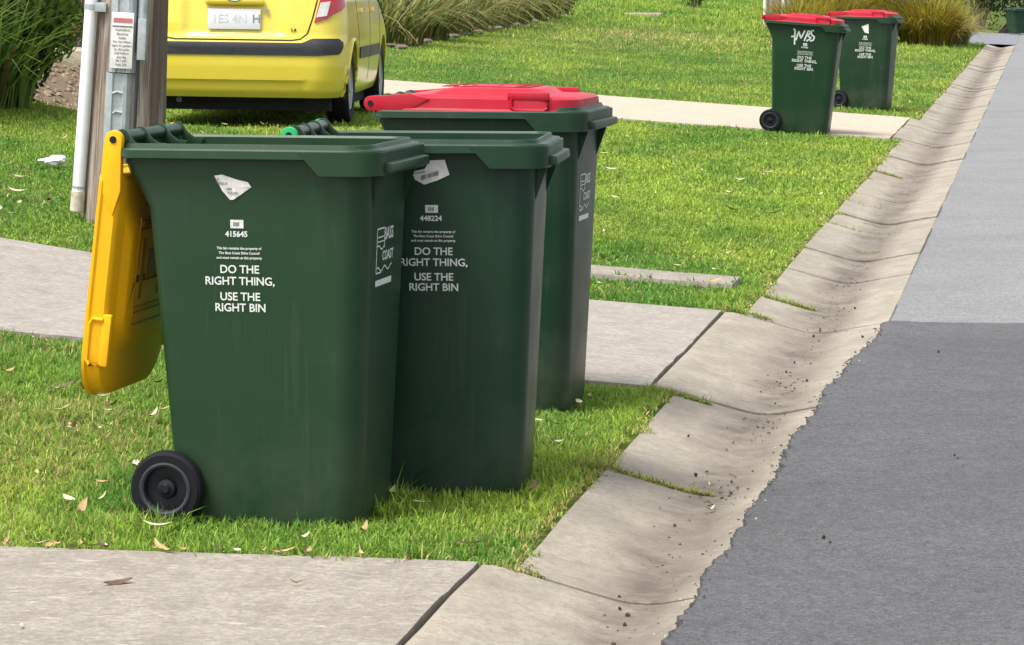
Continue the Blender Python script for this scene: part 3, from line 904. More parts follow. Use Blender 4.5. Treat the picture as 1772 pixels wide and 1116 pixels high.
# bins 4 and 5 – far pair with red lids
b4 = make_bin(M['bin_far'], M['lid_red'], R(.4))
x4, y4 = 2.66, 28.95
b4.location = (x4, y4, ground(x4, y4) - .01); b4.rotation_euler = (0, R(4.2), R(-11))
tag(b4, 'far red-lidded wheelie bin with white scrawled numbers, standing at the driveway edge', 'wheelie bin', 'wheelie bins put out along the kerb')
print_side(b4, -.03, .012, '415702', k=1.18)
def scrawl(root, strokes, x, z):
    mb = MB()
    for s_ in strokes:
        for p, q in zip(s_, s_[1:]):
            d = Vector((q[0] - p[0], q[1] - p[1], 0)); nrm = Vector((-d.y, d.x, 0)).normalized() * .0065
            P_, Q_ = Vector((p[0], p[1], .0008)), Vector((q[0], q[1], .0008))
            mb.add([P_ - nrm, Q_ - nrm, Q_ + nrm, P_ + nrm], [(0, 1, 2, 3)])
    o = mb.build('scrawled_number', M['white_print'], root, loc=side_loc(x, z), rot=side_rot()); o['label'] = 'white hand-painted scrawl'
scrawl(b4, [[(-.10, -.02), (-.06, -.012)], [(-.085, .05), (-.07, .045), (-.065, -.09)], [(-.055, -.05), (-.035, .035), (-.012, -.03), (.02, .045)], [(.02, -.05), (.05, .045), (.075, .03), (.045, 0), (.08, -.02), (.04, -.05)], [(.10, .05), (.075, .042), (.085, .005), (.11, -.005), (.10, -.04), (.07, -.045)]], -.065, .885)
b5 = make_bin(M['bin_green_c'], M['lid_red'], R(.4))
x5, y5 = 3.91, 34.85
b5.location = (x5, y5, ground(x5, y5) - .01); b5.rotation_euler = (0, R(1.2), R(-17))
tag(b5, 'farther red-lidded wheelie bin with a torn white sticker, on the grass past the driveway', 'wheelie bin', 'wheelie bins put out along the kerb')
print_side(b5, -.02, -.01, '415688', k=1.18)
paper_patch(b5, 'torn_sticker', [(-.035, .02), (.04, .05), (.045, -.055), (.0, -.045)], -.03, .872, 'torn white sticker')

# ------------------------------------------------------------------ yellow hatchback
car = empty('parked_car')
cx_, cy_ = -2.085, 23.75
CZ = .345
car.location = (cx_, cy_, CZ); car.rotation_euler = (0, R(.8), R(-3.0))
tag(car, 'yellow hatchback parked on the grass seen from behind, with black bumper strip', 'car')
# local frame: y = 0 at the rear bumper, forward +y, x to the right, z up from the ground
RZ = [.21, .26, .34, .45, .60, .68, .76, .93, 1.00, 1.10, 1.30, 1.40, 1.46, 1.485]
RY = [.075, .030, .010, .0, .0, .030, .040, .070, .095, .17, .36, .47, .62, .90]
FY = [3.70, 3.76, 3.80, 3.81, 3.78, 3.72, 3.60, 3.10, 2.85, 2.68, 2.36, 2.18, 1.98, 1.70]
HW = [.77, .795, .812, .825, .832, .830, .826, .812, .795, .765, .690, .645, .58, .46]
def car_outline(z, n=24, off=0.):
    yr, yf, w = np.interp(z, RZ, RY), np.interp(z, RZ, FY), np.interp(z, RZ, HW)
    a, b = .24, .30 if z < 1.0 else .26          # rear corner
    af, bf = .34, .42
    bow = .055
    pts = []
    # right half from rear centre round to the front centre
    for k in range(26):
        x = (w - a) * k / 25; pts.append((x, yr + bow * (x / w) ** 2 * .6))
    y1 = pts[-1][1]
    for k in range(1, n + 1):
        t = math.pi / 2 * k / n
        pts.append((w - a + a * math.sin(t) ** .92, y1 + b * (1 - math.cos(t) ** .92)))
    ys = y1 + b; ye = yf - bf
    for k in range(1, 41): 
        f = k / 40
        pts.append((w + .012 * math.sin(math.pi * f), ys + (ye - ys) * f))
    for k in range(1, n + 1):
        t = math.pi / 2 * k / n
        pts.append((w - af + af * math.cos(t), ye + bf * math.sin(t) * .88))
    x0 = w - af; y0 = pts[-1][1]
    for k in range(1, 9):
        f = k / 8; pts.append((x0 * (1 - f), y0 + bf * .12 * math.sin(f * math.pi / 2)))
    return pts
def car_disp(x, y, z):
    """how far a rear-face point is pushed in: plate recess, bumper crease, hatch step"""
    if y > 1.0: return 0.
    d = 0.
    rec = float(sstep(.40, .34, abs(x)) * sstep(.665, .70, z) * sstep(1.02, .94, z)); d += .022 * rec
    cr = float(sstep(.56, .50, abs(x)) * sstep(.345, .325, z)); d += .014 * cr
    return d
zs = np.concatenate([np.linspace(.21, .64, 30), np.linspace(.655, 1.0, 26), np.linspace(1.03, 1.485, 16)])
loops = []
for z in zs:
    h = car_outline(z)
    full = h + [(-x, y) for x, y in reversed(h[1:-1])]
    loops.append([(x, y + car_disp(x, y, z), z) for x, y in full])
body_me = MB().loft(loops).mesh('body', smooth=40)
bo = link('body', body_me, M['car_paint'], car)
AX_R, AX_F, WR = .66, 3.115, .288
# wheel wells
for ya in (AX_R, AX_F):
    for sx in (-1, 1):
        cm = MB().lathe([(.335, sx * .50), (.335, sx * .95)], 40, 'x', (0, ya, .30)).mesh('cut')
        co = link('cut', cm, None, car)
        md = bo.modifiers.new('well', 'BOOLEAN'); md.operation = 'DIFFERENCE'; md.object = co; md.solver = 'EXACT'
bpy.context.view_layer.update()
dg = bpy.context.evaluated_depsgraph_get()
new_me = bpy.data.meshes.new_from_object(bo.evaluated_get(dg))
bo.modifiers.clear(); bo.data = new_me
new_me.materials.clear(); new_me.materials.append(M['car_paint'])
new_me.shade_smooth(); new_me.set_sharp_from_angle(angle=R(35))
for o in [o for o in bpy.data.objects if o.name.startswith('cut')]: bpy.data.objects.remove(o)
MB().box(-.70, .70, .30, 3.6, .105, .24).build('underbody_shade', M['car_under'], car)  # floor pan hung extra low; its near-black rear face stands in for shade under the car
def car_pt(s, z, off=.002):
    """point on the shell: arc length s from the rear centre (right +), height z, pushed out by off"""
    h = car_outline(z); sg = 1 if s >= 0 else -1; t = abs(s); acc = 0.
    for (p, q) in zip(h, h[1:]):
        l = math.hypot(q[0] - p[0], q[1] - p[1])
        if acc + l >= t:
            f = (t - acc) / l; x = p[0] + (q[0] - p[0]) * f; y = p[1] + (q[1] - p[1]) * f
            nx, ny = (q[1] - p[1]) / l, -(q[0] - p[0]) / l
            return (sg * (x + nx * off), y + ny * off + car_disp(x, y, z), z)
        acc += l
    return (0., h[-1][1] + off, z)
def car_patch(name, grid, mat, parent, off, depth=.012):
    """grid: rows of (s,z); builds a thick patch hugging the shell"""
    n, m = len(grid), len(grid[0])
    top = [car_pt(s, z, off) for r in grid for s, z in r]; bot = [car_pt(s, z, off - depth) for r in grid for s, z in r]
    fs = [(i * m + j, i * m + j + 1, (i + 1) * m + j + 1, (i + 1) * m + j) for i in range(n - 1) for j in range(m - 1)]
    N = n * m
    ring = [j for j in range(m)] + [i * m + m - 1 for i in range(1, n)] + [(n - 1) * m + j for j in range(m - 2, -1, -1)] + [i * m for i in range(n - 2, 0, -1)]
    fs += [(ring[k], ring[(k + 1) % len(ring)], ring[(k + 1) % len(ring)] + N, ring[k] + N) for k in range(len(ring))]
    return MB().add(top + bot, fs).build(name, mat, parent, smooth=50)
def car_line(name, path, w, mat, parent, off=.0015):
    pts = []
    for (a, b) in zip(path, path[1:]):
        k = max(2, int(math.hypot(b[0] - a[0], b[1] - a[1]) / .02))
        pts += [(a[0] + (b[0] - a[0]) * i / k, a[1] + (b[1] - a[1]) * i / k) for i in range(k)]
    pts.append(path[-1])
    grid = []
    for i, p in enumerate(pts):
        q0, q1 = pts[max(i - 1, 0)], pts[min(i + 1, len(pts) - 1)]
        d = (q1[0] - q0[0], q1[1] - q0[1]); l = math.hypot(*d) or 1
        nx, nz = -d[1] / l * w * .5, d[0] / l * w * .5
        grid.append([(p[0] - nx, p[1] - nz), (p[0] + nx, p[1] + nz)])
    return car_patch(name, grid, mat, parent, off, .004)
# black rubbing strip across the bumper
S = np.linspace(-.86, .86, 60)
def strip_top(s): return .622 + .034 * float(sstep(.50, .60, abs(s))) - .030 * float(sstep(.80, .86, abs(s)))
def strip_bot(s): return .528 + .008 * float(sstep(.6, .8, abs(s))) + .055 * float(sstep(.80, .86, abs(s))) ** 2
car_patch('bumper_strip', [[(s, strip_bot(s) + (strip_top(s) - strip_bot(s)) * f) for f in (0, .25, .5, .75, 1)] for s in S], M['car_black'], bo, .009)
# hatch shut line
car_line('hatch_seam', [(-.70, 1.3), (-.62, .95), (-.585, .80), (-.55, .69), (-.50, .650), (-.44, .640), (.44, .640), (.50, .650), (.55, .69), (.585, .80), (.62, .95), (.70, 1.3)], .011, M['seam'], bo)
# tail lamps wrapping the corners
for sg in (-1, 1):
    rows = []
    for f in np.linspace(0, 1, 16):
        z = .775 + f * .47
        s0 = .600 + .10 * f; s1 = .70 + .21 * float(sstep(0, .22, f)) - .10 * f
        rows.append([(sg * (s0 + (s1 - s0) * g), z + .030 * g * (1 - f)) for g in np.linspace(0, 1, 12)])
    lamp = car_patch('tail_light', rows, M['lens_red'], car, .012, .02)
    lr = []
    for f in np.linspace(0, 1, 6):
        z = .812 + f * .11
        s0 = .612 + .028 * f; lr.append([(sg * (s0 + .075 * g), z + .012 * g) for g in np.linspace(0, 1, 5)])
    car_patch('reversing_lens', lr, M['lens_clear'], lamp, .016, .006)
# number plate, handle garnish, badges
pl = MB().box(-.198, .198, -.004, .004, -.076, .076).build('number_plate', M['plate_white'], car, bevel=.003, loc=(0, .048, .792), rot=(R(-6), 0, 0))
t1 = make_text('1ES 4N', .088, M['plate_faded'], pl, 'plate_characters', (-.035, -.0055, 0), (R(90), 0, 0), bold=.001, extrude=.0004)
t2 = make_text('H', .088, M['plate_dark'], pl, 'plate_characters', (.168, -.0055, 0), (R(90), 0, 0), bold=.0005, extrude=.0004)
mb = MB(); mb.loft([rrect(-.225, .225, .030, .028, 0, 5), rrect(-.225, .225, .030, .028, .030, 5), rrect(-.205, .205, .018, .016, .040, 5)])
gar = mb.build('hatch_handle', M['car_paint'], car, loc=(0, .075, .925), rot=(R(84), 0, 0), smooth=40)
mb = MB(); loops = []
for k in range(28):
    a = 2 * math.pi * k / 28; c0 = Vector((.052 * math.cos(a), .0, .026 * math.sin(a)))
    d = Vector((math.cos(a), 0, math.sin(a)))
    loops.append([c0 + d * .005 * math.cos(R(90 * j)) + Vector((0, 1, 0)) * .004 * math.sin(R(90 * j)) for j in range(4)])
loops.append(loops[0]); mb.loft(loops, False, False)
mb.box(-.018, -.010, -.003, .003, -.022, .022); mb.box(.010, .018, -.003, .003, -.022, .022); mb.box(-.014, .014, -.003, .003, -.004, .004)
mb.build('emblem', M['chrome'], car, loc=(0, .034, .952), rot=(R(-8), 0, R(0)))
MB().lathe([(.016, -.006), (.016, .0), (.011, .0), (.011, -.004)], 20, 'y', (.245, .062, .855)).build('hatch_lock', M['chrome'], car)
o = make_text('1.4', .034, M['seam'], car, 'engine_badge', (.445, .0385, .716), (R(84), 0, R(6)), bold=.001, extrude=.002)
# right and left flanks: door seams, rub strips, handles, fuel flap, glass
h0 = car_outline(.6); arc_corner = sum(math.hypot(q[0] - p[0], q[1] - p[1]) for p, q in zip(h0[:50], h0[1:50]))
def s_at(y): return arc_corner + (y - .33)      # arc length at a flank position y
for sg in (-1, 1):
    car_patch('side_strip', [[(sg * s_at(y), z) for z in (.485, .53, .575)] for y in np.linspace(1.10, 1.85, 10)], M['car_black'], bo, .010)
    car_patch('side_strip', [[(sg * s_at(y), z) for z in (.485, .53, .575)] for y in np.linspace(1.88, 2.72, 10)], M['car_black'], bo, .010)
    car_line('door_seam', [(sg * s_at(1.86), .30), (sg * s_at(1.86), 1.30)], .009, M['seam'], bo)
    car_line('door_seam', [(sg * s_at(2.74), .30), (sg * s_at(2.74), .95)], .009, M['seam'], bo)
    car_line('door_seam', [(sg * s_at(.80), .98), (sg * s_at(1.02), .68), (sg * s_at(1.06), .33)], .009, M['seam'], bo)
    for y in (1.05, 1.95):
        car_patch('door_handle', [[(sg * s_at(yy), z) for z in (.845, .86, .875)] for yy in np.linspace(y, y + .17, 6)], M['car_paint'], bo, .030, .03)
    for (ya, yb) in ((1.05, 1.80), (1.92, 2.55)):
        car_patch('side_window', [[(sg * s_at(ya + (min(yb, float(np.interp(z, RZ, FY)) - .40) - ya) * f), z) for z in np.linspace(1.02, 1.36, 6)] for f in np.linspace(0, 1, 8)], M['glass_dark'], car, .006)
    mm = MB(); mm.loft([rrect(-.05, .05, .09, .03, 0, 4), rrect(-.045, .045, .085, .03, .10, 4)])
    mm.build('door_mirror', M['car_black'], car, loc=(sg * .89, 2.62, .99), rot=(0, 0, R(90)))
    # body-side crease over the rear wheel: arch lip
    lipm = MB(); pts = []
    for k in range(25):
        a = R(-14 + 208 * k / 24); y = AX_R + .342 * math.cos(a); z = .30 + .342 * math.sin(a)
        pts.append((sg * (float(np.interp(z, RZ, HW)) + .004), y, z))
    lipm.tube(pts, .014, 8); lipm.build('arch_lip', M['car_paint'], bo)
car_patch('rear_window', [[(s, z) for z in np.linspace(1.06, 1.36, 8)] for s in np.linspace(-.56, .56, 14)], M['glass_dark'], car, .006)
def windscreen():
    rows = []
    for z in np.linspace(1.0, 1.38, 6):
        w = np.interp(z, RZ, HW) - .10; y = np.interp(z, RZ, FY) + .02
        rows.append([(w * k, y - .16 * abs(k) ** 3, z + .01) for k in np.linspace(-1, 1, 9)])
    MB().add([p for r in rows for p in r], [(i * 9 + j, i * 9 + j + 1, (i + 1) * 9 + j + 1, (i + 1) * 9 + j) for i in range(5) for j in range(8)]).build('windscreen', M['glass_dark'], car)
windscreen()
for ya in (AX_R, AX_F):
    for sx in (-1, 1):
        wh = empty('wheel', (sx * .735, ya, WR), (0, 0, 0), car)
        MB().lathe([(.19, -.082), (.262, -.086), (.281, -.070), (.288, -.05), (.288, .05), (.281, .070), (.262, .086), (.19, .082)], 48, 'x', ring=True).build('tyre', M['black_rubber'], wh)
        MB().lathe([(.188, sx * .07), (.180, sx * .078), (.168, sx * .062), (.07, sx * .058), (.055, sx * .075), (.02, sx * .078)], 36, 'x').build('rim', M['alloy'], wh)
MB().tube([(-.42, .42, .185), (-.42, .10, .185)], .022, 12).build('exhaust', M['car_black'], car)
MB().box(-.55, .55, .55, .78, .19, .27).build('rear_axle', M['car_under'], car, bevel=.02)
for sx in (-1, 1):
    MB().box(sx * .80 - .004, sx * .80 + .004, .34, .36, .20, .33).build('mud_flap', M['car_black'], bo)

# ------------------------------------------------------------------ poles
def power_pole(loc, height, r, lean, label, detail=True):
    root = empty('power_pole', loc, (0, lean, 0)); tag(root, label, 'pole')
    loops = []
    n = 56
    for z in np.concatenate([np.linspace(-.25, 3, 24), np.linspace(3.5, height, 8)]):
        rr = r * (1.07 - .115 * min(max(z, 0), 1.3) - .01 * max(z, 0))
        l = []
        for k in range(n):
            a = 2 * math.pi * k / n
            g = .030 * (float(fbm(k * .9 + 3, z * .12)) - .5) + .012 * (float(fbm(k * .35 + 30, z * .5)) - .5)
            q = rr + g * r * 3
            l.append((q * math.cos(a), q * math.sin(a), z))
        loops.append(l)
    MB().loft(loops).build('trunk', M['timber'], root, smooth=60)
    return root
px_, py_ = -1.915, 15.62
zp = ground(px_, py_)
pole = power_pole((px_, py_, zp), 8.5, .184, R(3.3), 'weathered timber power pole with steel cable guard beside the yellow car')
# galvanised cable guard: a ribbed steel channel on the street side
def guard(x0, x1, y, z0, z1, name='cable_guard'):
    mb = MB(); w = x1 - x0
    prof = [(x0, y + .06), (x0 + .008, y + .012), (x0 + w * .18, y - .010), (x0 + w * .30, y - .014), (x0 + w * .36, y - .004), (x0 + w * .64, y - .004), (x0 + w * .70, y - .014), (x0 + w * .82, y - .010), (x1 - .008, y + .012), (x1, y + .06)]
    mb.loft([[(p[0], p[1], z) for p in prof] for z in (z0, z1)])
    return mb.build(name, M['galv'], pole, smooth=25)
guard(-.098, .038, -.205, -.2, .73)
guard(-.086, .050, -.214, .735, 8.0)
for k in range(7):       # pressed ridges showing as ripples
    z = .06 + k * .095
    MB().tube([(-.060 + .012 * (k % 2), -.212, z), (-.035, -.216, z + .012), (.0, -.212, z + .004)], .006, 8).build('pressed_ridge', M['galv'], pole)
plq = MB().box(-.070, .036, -.236, -.230, .755, 1.025).build('warning_sign', M['paper'], pole, bevel=.002)
sg_ = MB(); sg_.box(-.062, .028, -.2385, -.2365, 0.978, .998); sg_.build('red_band', simple('sign_red', (.50, .14, .13), .6), plq)
MB().box(-.066, .032, -.2380, -.2365, .956, .961).build('black_band', M['grey_print'], plq)
for i, t_ in enumerate(('WARNING', 'Electrical', 'Cable', 'Do not attach', 'signs or posters', 'to this pole', 'Call before', 'you dig', 'Ph 1100', 'Pole 226')):
    make_text(t_, .0155, M['grey_print'], plq, 'sign_print', (-.017, -.2375, .940 - .0185 * i), (R(90), 0, 0))
# slim second conduit and strap at the right of the guard
MB().tube([(.072, -.19, .84), (.078, -.195, 8.0)], .022, 14).build('conduit', M['galv'], pole)
MB().box(.055, .095, -.225, -.20, .80, 1.0).build('conduit_clip', M['galv'], pole, bevel=.004)
MB().tube([(.058, -.205, .44), (.062, -.208, .84)], .009, 8).build('earth_wire', M['car_black'], pole)
# white plastic pipe on the left
pipe = MB().tube([(-.219, -.085, .04), (-.192, -.10, 1.0), (-.18, -.105, 8.0)], .030, 18).build('white_pipe', M['pvc'], pole)
MB().tube([(-.2185, -.085, .045), (-.215, -.0865, .14)], .035, 18).build('pipe_collar', M['pvc_dirty'], pipe)
MB().tube([(-.2145, -.087, .155), (-.2140, -.0872, .167)], .0325, 18).build('pipe_ring', M['galv'], pipe)
for z in (1.02, 2.2):
    MB().box(-.165, -.11, -.16, -.10, z, z + .045).build('pipe_clip', M['galv'], pipe, bevel=.004)
    MB().tube([(-.191, -.1, z + .01), (-.1905, -.1, z + .034)], .0335, 18).build('pipe_clip', M['galv'], pipe)

xq, yq = 6.22, 75.6
pole2 = power_pole((xq, yq, ground(xq, yq) * .62 + .0), 8.5, .17, 0, 'distant timber power pole showing behind the nearer far bin')
MB().tube([(-.24, -.08, 0), (-.24, -.08, 6)], .04, 12).build('white_pipe', M['pvc'], pole2)
MB().tube([(.19, -.10, 0), (.19, -.10, 6)], .045, 12).build('conduit', M['pvc'], pole2)
MB().tube([(.32, -.05, 0), (.32, -.05, 6)], .06, 12).build('cable_guard', M['galv'], pole2)

# ------------------------------------------------------------------ plants
def strappy(name, loc, n, height, spread, width, c0, c1, label, group=None, segs=5, base_r=.18, lean=(.35, 1.15), cat='plant'):
    root = empty(name, loc); tag(root, label, cat, group)
    a = rng.uniform(0, 6.28, n); rr = base_r * np.sqrt(rng.random(n))
    az = a + rng.normal(0, .5, n)
    base = np.stack([rr * np.cos(a), rr * np.sin(a), np.full(n, -.03)], 1)
    t = rng.random(n)[:, None]; c = np.array(c0) * (1 - t) + np.array(c1) * t
    dry = rng.random(n) < .10
    c[dry] = np.array([.34, .25, .10]) * rng.uniform(.6, 1.1, (dry.sum(), 1))
    L = height * rng.uniform(.65, 1.25, n)
    le = rng.uniform(lean[0], lean[1], n) * spread
    me = blades_mesh('blades', base, az, le, L, width * rng.uniform(.6, 1.3, n), c * .75, segs, .9, M['leaf'], c * 1.1)
    link('blades', me, None, root)
    return root

def leaf_crown(name, n, rx, ry, rz, size, c0, c1, cz, shell=.55, lumps=9, seed=0):
    """leaf-sized quads through a lumpy crown"""
    lc = rng.normal(0, 1, (lumps, 3)); lc /= np.linalg.norm(lc, axis=1)[:, None]; lc *= .55
    k = rng.integers(0, lumps, n)
    d = rng.normal(0, 1, (n, 3)); d /= np.linalg.norm(d, axis=1)[:, None]
    p = lc[k] + d * (rng.random((n, 1)) ** (1 / 2.2)) * .52
    tone = rng.uniform(0, 1, lumps)[k] * .5 + rng.random(n) * .5
    P = p * np.array([rx, ry, rz]) + np.array([0, 0, cz])
    c = np.array(c0) * (1 - tone[:, None]) + np.array(c1) * tone[:, None]
    az = rng.uniform(0, 6.28, n)
    me = blades_mesh(name, P, az, rng.uniform(.4, 1.3, n), size * rng.uniform(.7, 1.4, n), size * .42 * rng.uniform(.7, 1.3, n), c, 2, .4, M['leaf'], c * 1.1)
    return me
def shrub(name, loc, n, rx, ry, rz, size, c0, c1, label, cat='shrub', group=None, lumps=10):
    root = empty(name, loc); tag(root, label, cat, group)
    link('crown', leaf_crown('crown', n, rx, ry, rz, size, c0, c1, rz * .95, lumps=lumps), None, root)
    mb = MB()
    for k in range(5):
        a = k * 1.26 + .3
        mb.tube([(.04 * math.cos(a), .04 * math.sin(a), -.05), (.25 * rx * math.cos(a), .25 * ry * math.sin(a), rz * .6), (.5 * rx * math.cos(a), .5 * ry * math.sin(a), rz * 1.2)], [.03 * rx + .008, .02 * rx + .006, .006], 7)
    mb.build('stem', M['timber'], root)
    return root

# strappy hedge along the far side of the lawn, with stones in front
def hedge_z(x, y): return ground(x, y)
hl = ['nearest clump of strappy green leaves behind the yellow car', 'second clump of strappy leaves along the hedge from the car', 'third clump of strappy leaves along the hedge from the car', 'fourth clump of strappy leaves along the hedge from the car',
      'fifth clump of strappy leaves along the hedge from the car', 'sixth clump of strappy leaves along the hedge from the car', 'seventh clump of strappy leaves along the hedge from the car', 'farthest clump of strappy leaves beside the dark round bush']
for i in range(8):
    f = i / 7
    x, y = -1.75 + 2.35 * f, 45.0 + 23 * f
    strappy('strappy_plant', (x - .25, y + .6, hedge_z(x, y)), 300, 1.02 + .15 * random.random(), 1.0, .042, (.030, .060, .008), (.36, .37, .10), hl[i], 'strappy plants along the lawn edge', base_r=.7, lean=(.35, 1.5))
# a second, taller row fills the bed behind
for i in range(7):
    f = i / 6
    x, y = -2.6 + 2.3 * f, 47.5 + 24 * f
    strappy('strappy_plant', (x - .6, y + .8, hedge_z(x, y)), 300, 1.35, 1.0, .044, (.02, .045, .006), (.26, .28, .07), 'taller strappy plant in the back row of the lawn hedge', 'strappy plants in the back row', base_r=.8, lean=(.3, 1.4))
def rock(name, loc, s, label, group, mat=None):
    bm = bmesh.new(); bmesh.ops.create_icosphere(bm, subdivisions=2, radius=1)
    sd = random.random() * 50
    for v in bm.verts:
        k = 1 + .45 * (float(fbm(v.co.x * 1.3 + sd, v.co.y * 1.3 + v.co.z * 1.7 + sd)) - .5)
        v.co = Vector((v.co.x * s[0] * k, v.co.y * s[1] * k, v.co.z * s[2] * k))
    me = bpy.data.meshes.new(name); bm.to_mesh(me); bm.free(); me.shade_smooth(); me.set_sharp_from_angle(angle=R(28))
    o = link(name, me, mat or M['stone'], None, loc, (0, 0, random.random() * 3)); tag(o, label, 'stone', group)
    return o
ORD = ['first', 'second', 'third', 'fourth', 'fifth', 'sixth', 'seventh', 'eighth', 'ninth', 'tenth', 'eleventh', 'twelfth', 'thirteenth', 'fourteenth', 'last']
for i in range(15):
    f = i / 14
    x, y = -1.55 + 2.3 * f, 43.9 + 23 * f
    rock('edging_stone', (x + random.uniform(-.05, .05), y, hedge_z(x, y) + .015), (.08 + .05 * random.random(), .09, .04), ORD[i] + ' grey edging stone from the yellow car along the hedge foot', 'edging stones along the hedge')
# mulch bed under the hedge
def bed_sheet(name, pts, mat, lift=.012):
    """sheet following the ground over a quad of world points, corners in order"""
    n, m = 14, 10; vs = []
    a, b, c, d = [Vector((*p, 0)) for p in pts]
    for i in range(n):
        for j in range(m):
            f, g = i / (n - 1), j / (m - 1)
            p = a.lerp(b, f).lerp(d.lerp(c, f), g)
            vs.append((p.x, p.y, ground(p.x, p.y) + lift + .02 * float(fbm(p.x * 3, p.y * 3) - .5)))
    o = MB().add(vs, [(i * m + j, i * m + j + 1, (i + 1) * m + j + 1, (i + 1) * m + j) for i in range(n - 1) for j in range(m - 1)]).build(name, mat)
    return tag(o, kind='structure')
bed_sheet('mulch_bed', [(-1.62, 44.2), (.75, 67.5), (-3.5, 69), (-5.5, 46)], M['mulch'], .02)
# dark clipped ball bush and its far neighbour
bx_, by_ = 1.22, 72.2
shrub('clipped_bush', (bx_, by_, ground(bx_, by_)), 3600, .42, .42, .55, .05, (.006, .020, .008), (.03, .065, .03), 'small dark clipped round bush at the end of the hedge', lumps=16)
xx, yy = 6.1, 92
shrub('clipped_bush', (5.3, 92, ground(5.3, 92)), 2600, .7, .6, .5, .06, (.010, .030, .008), (.05, .10, .03), 'low dark bush at the top of the far lawn', lumps=14)

# golden grasses by the kerb
GC0, GC1 = (.13, .11, .008), (.42, .34, .035)
for (x, y, h, sp, rad, n, lab) in ((8.62, 66.2, 1.15, 1.0, .50, 1500, 'golden grass clump nearest the kerb, right of the far bins'),
                              (7.55, 67.8, 1.35, .9, .62, 1700, 'tall golden grass clump directly behind the farther bin'),
                              (6.55, 66.5, 1.15, 1.0, .55, 1400, 'golden grass clump showing between the two far bins'),
                              (5.75, 64.5, .85, 1.05, .45, 1000, 'low golden grass clump left of the far bins by the distant pole'),
                              (9.35, 68.3, .85, 1.2, .40, 1000, 'pale arching golden grass leaning over the kerb')):
    strappy('golden_grass', (x, y, ground(x, y)), n, h, sp, .020, GC0 if 'pale' not in lab else (.30, .26, .08), GC1 if 'pale' not in lab else (.60, .50, .20), lab, 'golden grasses along the verge', segs=4, base_r=rad, lean=(.15, 1.25))
    # green heart of the clump
for (x, y, rx, lab) in ((8.25, 66.9, .75, 'green leafy heart behind the golden grass nearest the kerb'), (7.0, 68.4, .8, 'green leafy shrub among the golden grasses behind the far bins')):
    shrub('leafy_shrub', (x, y, ground(x, y)), 3000, rx, .6, .55, .07, (.03, .055, .006), (.14, .15, .02), lab, group='shrubs among the golden grasses')
# dark shrubs beyond the side road
for (x, y, rx, rz, lab) in ((13.3, 90.5, 1.3, 1.4, 'dark green shrub beyond the side road, left of the distant bin'), (12.1, 93, 1.5, 1.6, 'dark green shrub behind the golden grasses beyond the side road'), (15.4, 95, 1.6, 1.6, 'dark green shrub farthest off at the right edge')):
    shrub('dark_shrub', (x, y, .0), 5200, rx, 1.0, rz, .10, (.008, .020, .009), (.045, .075, .035), lab, group='dark shrubs beyond the side road', lumps=16)
# distant bin and trunk at the far right
b6 = make_bin(M['bin_green_b'], M['bin_green_b'], R(.4))
b6.location = (13.30, 84.0, .0); b6.rotation_euler = (0, 0, R(-70)); b6.scale = (.86, .86, .62)
tag(b6, 'distant dark wheelie bin beyond the side road at the right edge', 'wheelie bin', 'wheelie bins put out along the kerb')
tr = empty('tree', (13.92, 84.6, -.05)); tag(tr, 'tree with a brown trunk at the far right edge', 'tree')
MB().tube([(0, 0, -.1), (.02, 0, .4), (.10, 0, 1.2), (.0, .1, 3)], [.36, .30, .24, .16], 14).build('trunk', simple('far_trunk', (.10, .075, .07), .9, var=.4, scale=10), tr)
link('crown', leaf_crown('crown', 2500, 2.2, 2.0, 1.3, .16, (.012, .03, .012), (.07, .10, .045), 3.8, lumps=14), None, tr)

# left: strappy bush, conifer, garden bed, brown wall
lx, ly = -3.52, 21.3
strappy('strappy_bush', (lx - .05, ly, ground(lx, ly)), 300, .80, 1.0, .036, (.03, .085, .010), (.30, .42, .09), 'large bush of long arching green leaves at the left edge', base_r=.34, lean=(.25, 1.3), cat='shrub')
shrub('leafy_shrub', (lx + .0, ly + .35, ground(lx, ly)), 10000, .66, .6, .72, .095, (.016, .048, .008), (.20, .29, .055), 'dark leafy undergrowth inside the arching left bush')
strappy('strappy_bush', (-3.95, 20.4, ground(-3.95, 20.4)), 420, 1.0, 1.0, .026, (.04, .10, .012), (.18, .30, .05), 'green arching bush beyond the left edge, nearest the street', base_r=.5, cat='shrub')
kx, ky = -4.62, 31.2
gk = ground(kx, ky)
shrub('conifer_bush', (kx - .22, ky, gk), 5200, .40, .45, .60, .045, (.02, .035, .006), (.10, .13, .02), 'dark green side of the conifer bushes behind the left path', group='conifers behind the path')
shrub('conifer_bush', (kx + .32, ky - .1, gk), 5200, .33, .4, .62, .042, (.10, .055, .008), (.46, .26, .04), 'orange-tipped conifer bush beside the power pole', group='conifers behind the path')
pth = MB(); 
def strip(name, p0, p1, wd, h, mat, z0):
    d = Vector((p1[0] - p0[0], p1[1] - p0[1], 0)); ang = math.atan2(d.y, d.x)
    return MB().box(0, d.length, 0, wd, -.08, h).build(name, mat, None, bevel=.006, loc=(p0[0], p0[1], z0), rot=(0, 0, ang))
pz = ground(-3.6, 26)
o = strip('garden_path', (-6.6, 28.3), (-3.45, 27.7), 1.3, .05, M['drive_far'], ground(-4.0, 28.0) + .03); tag(o, kind='structure')
bed_sheet('garden_bed', [(-6.5, 24.6), (-3.35, 25.2), (-3.4, 27.6), (-6.5, 28.3)], M['mulch'], .012)
gv = MB()
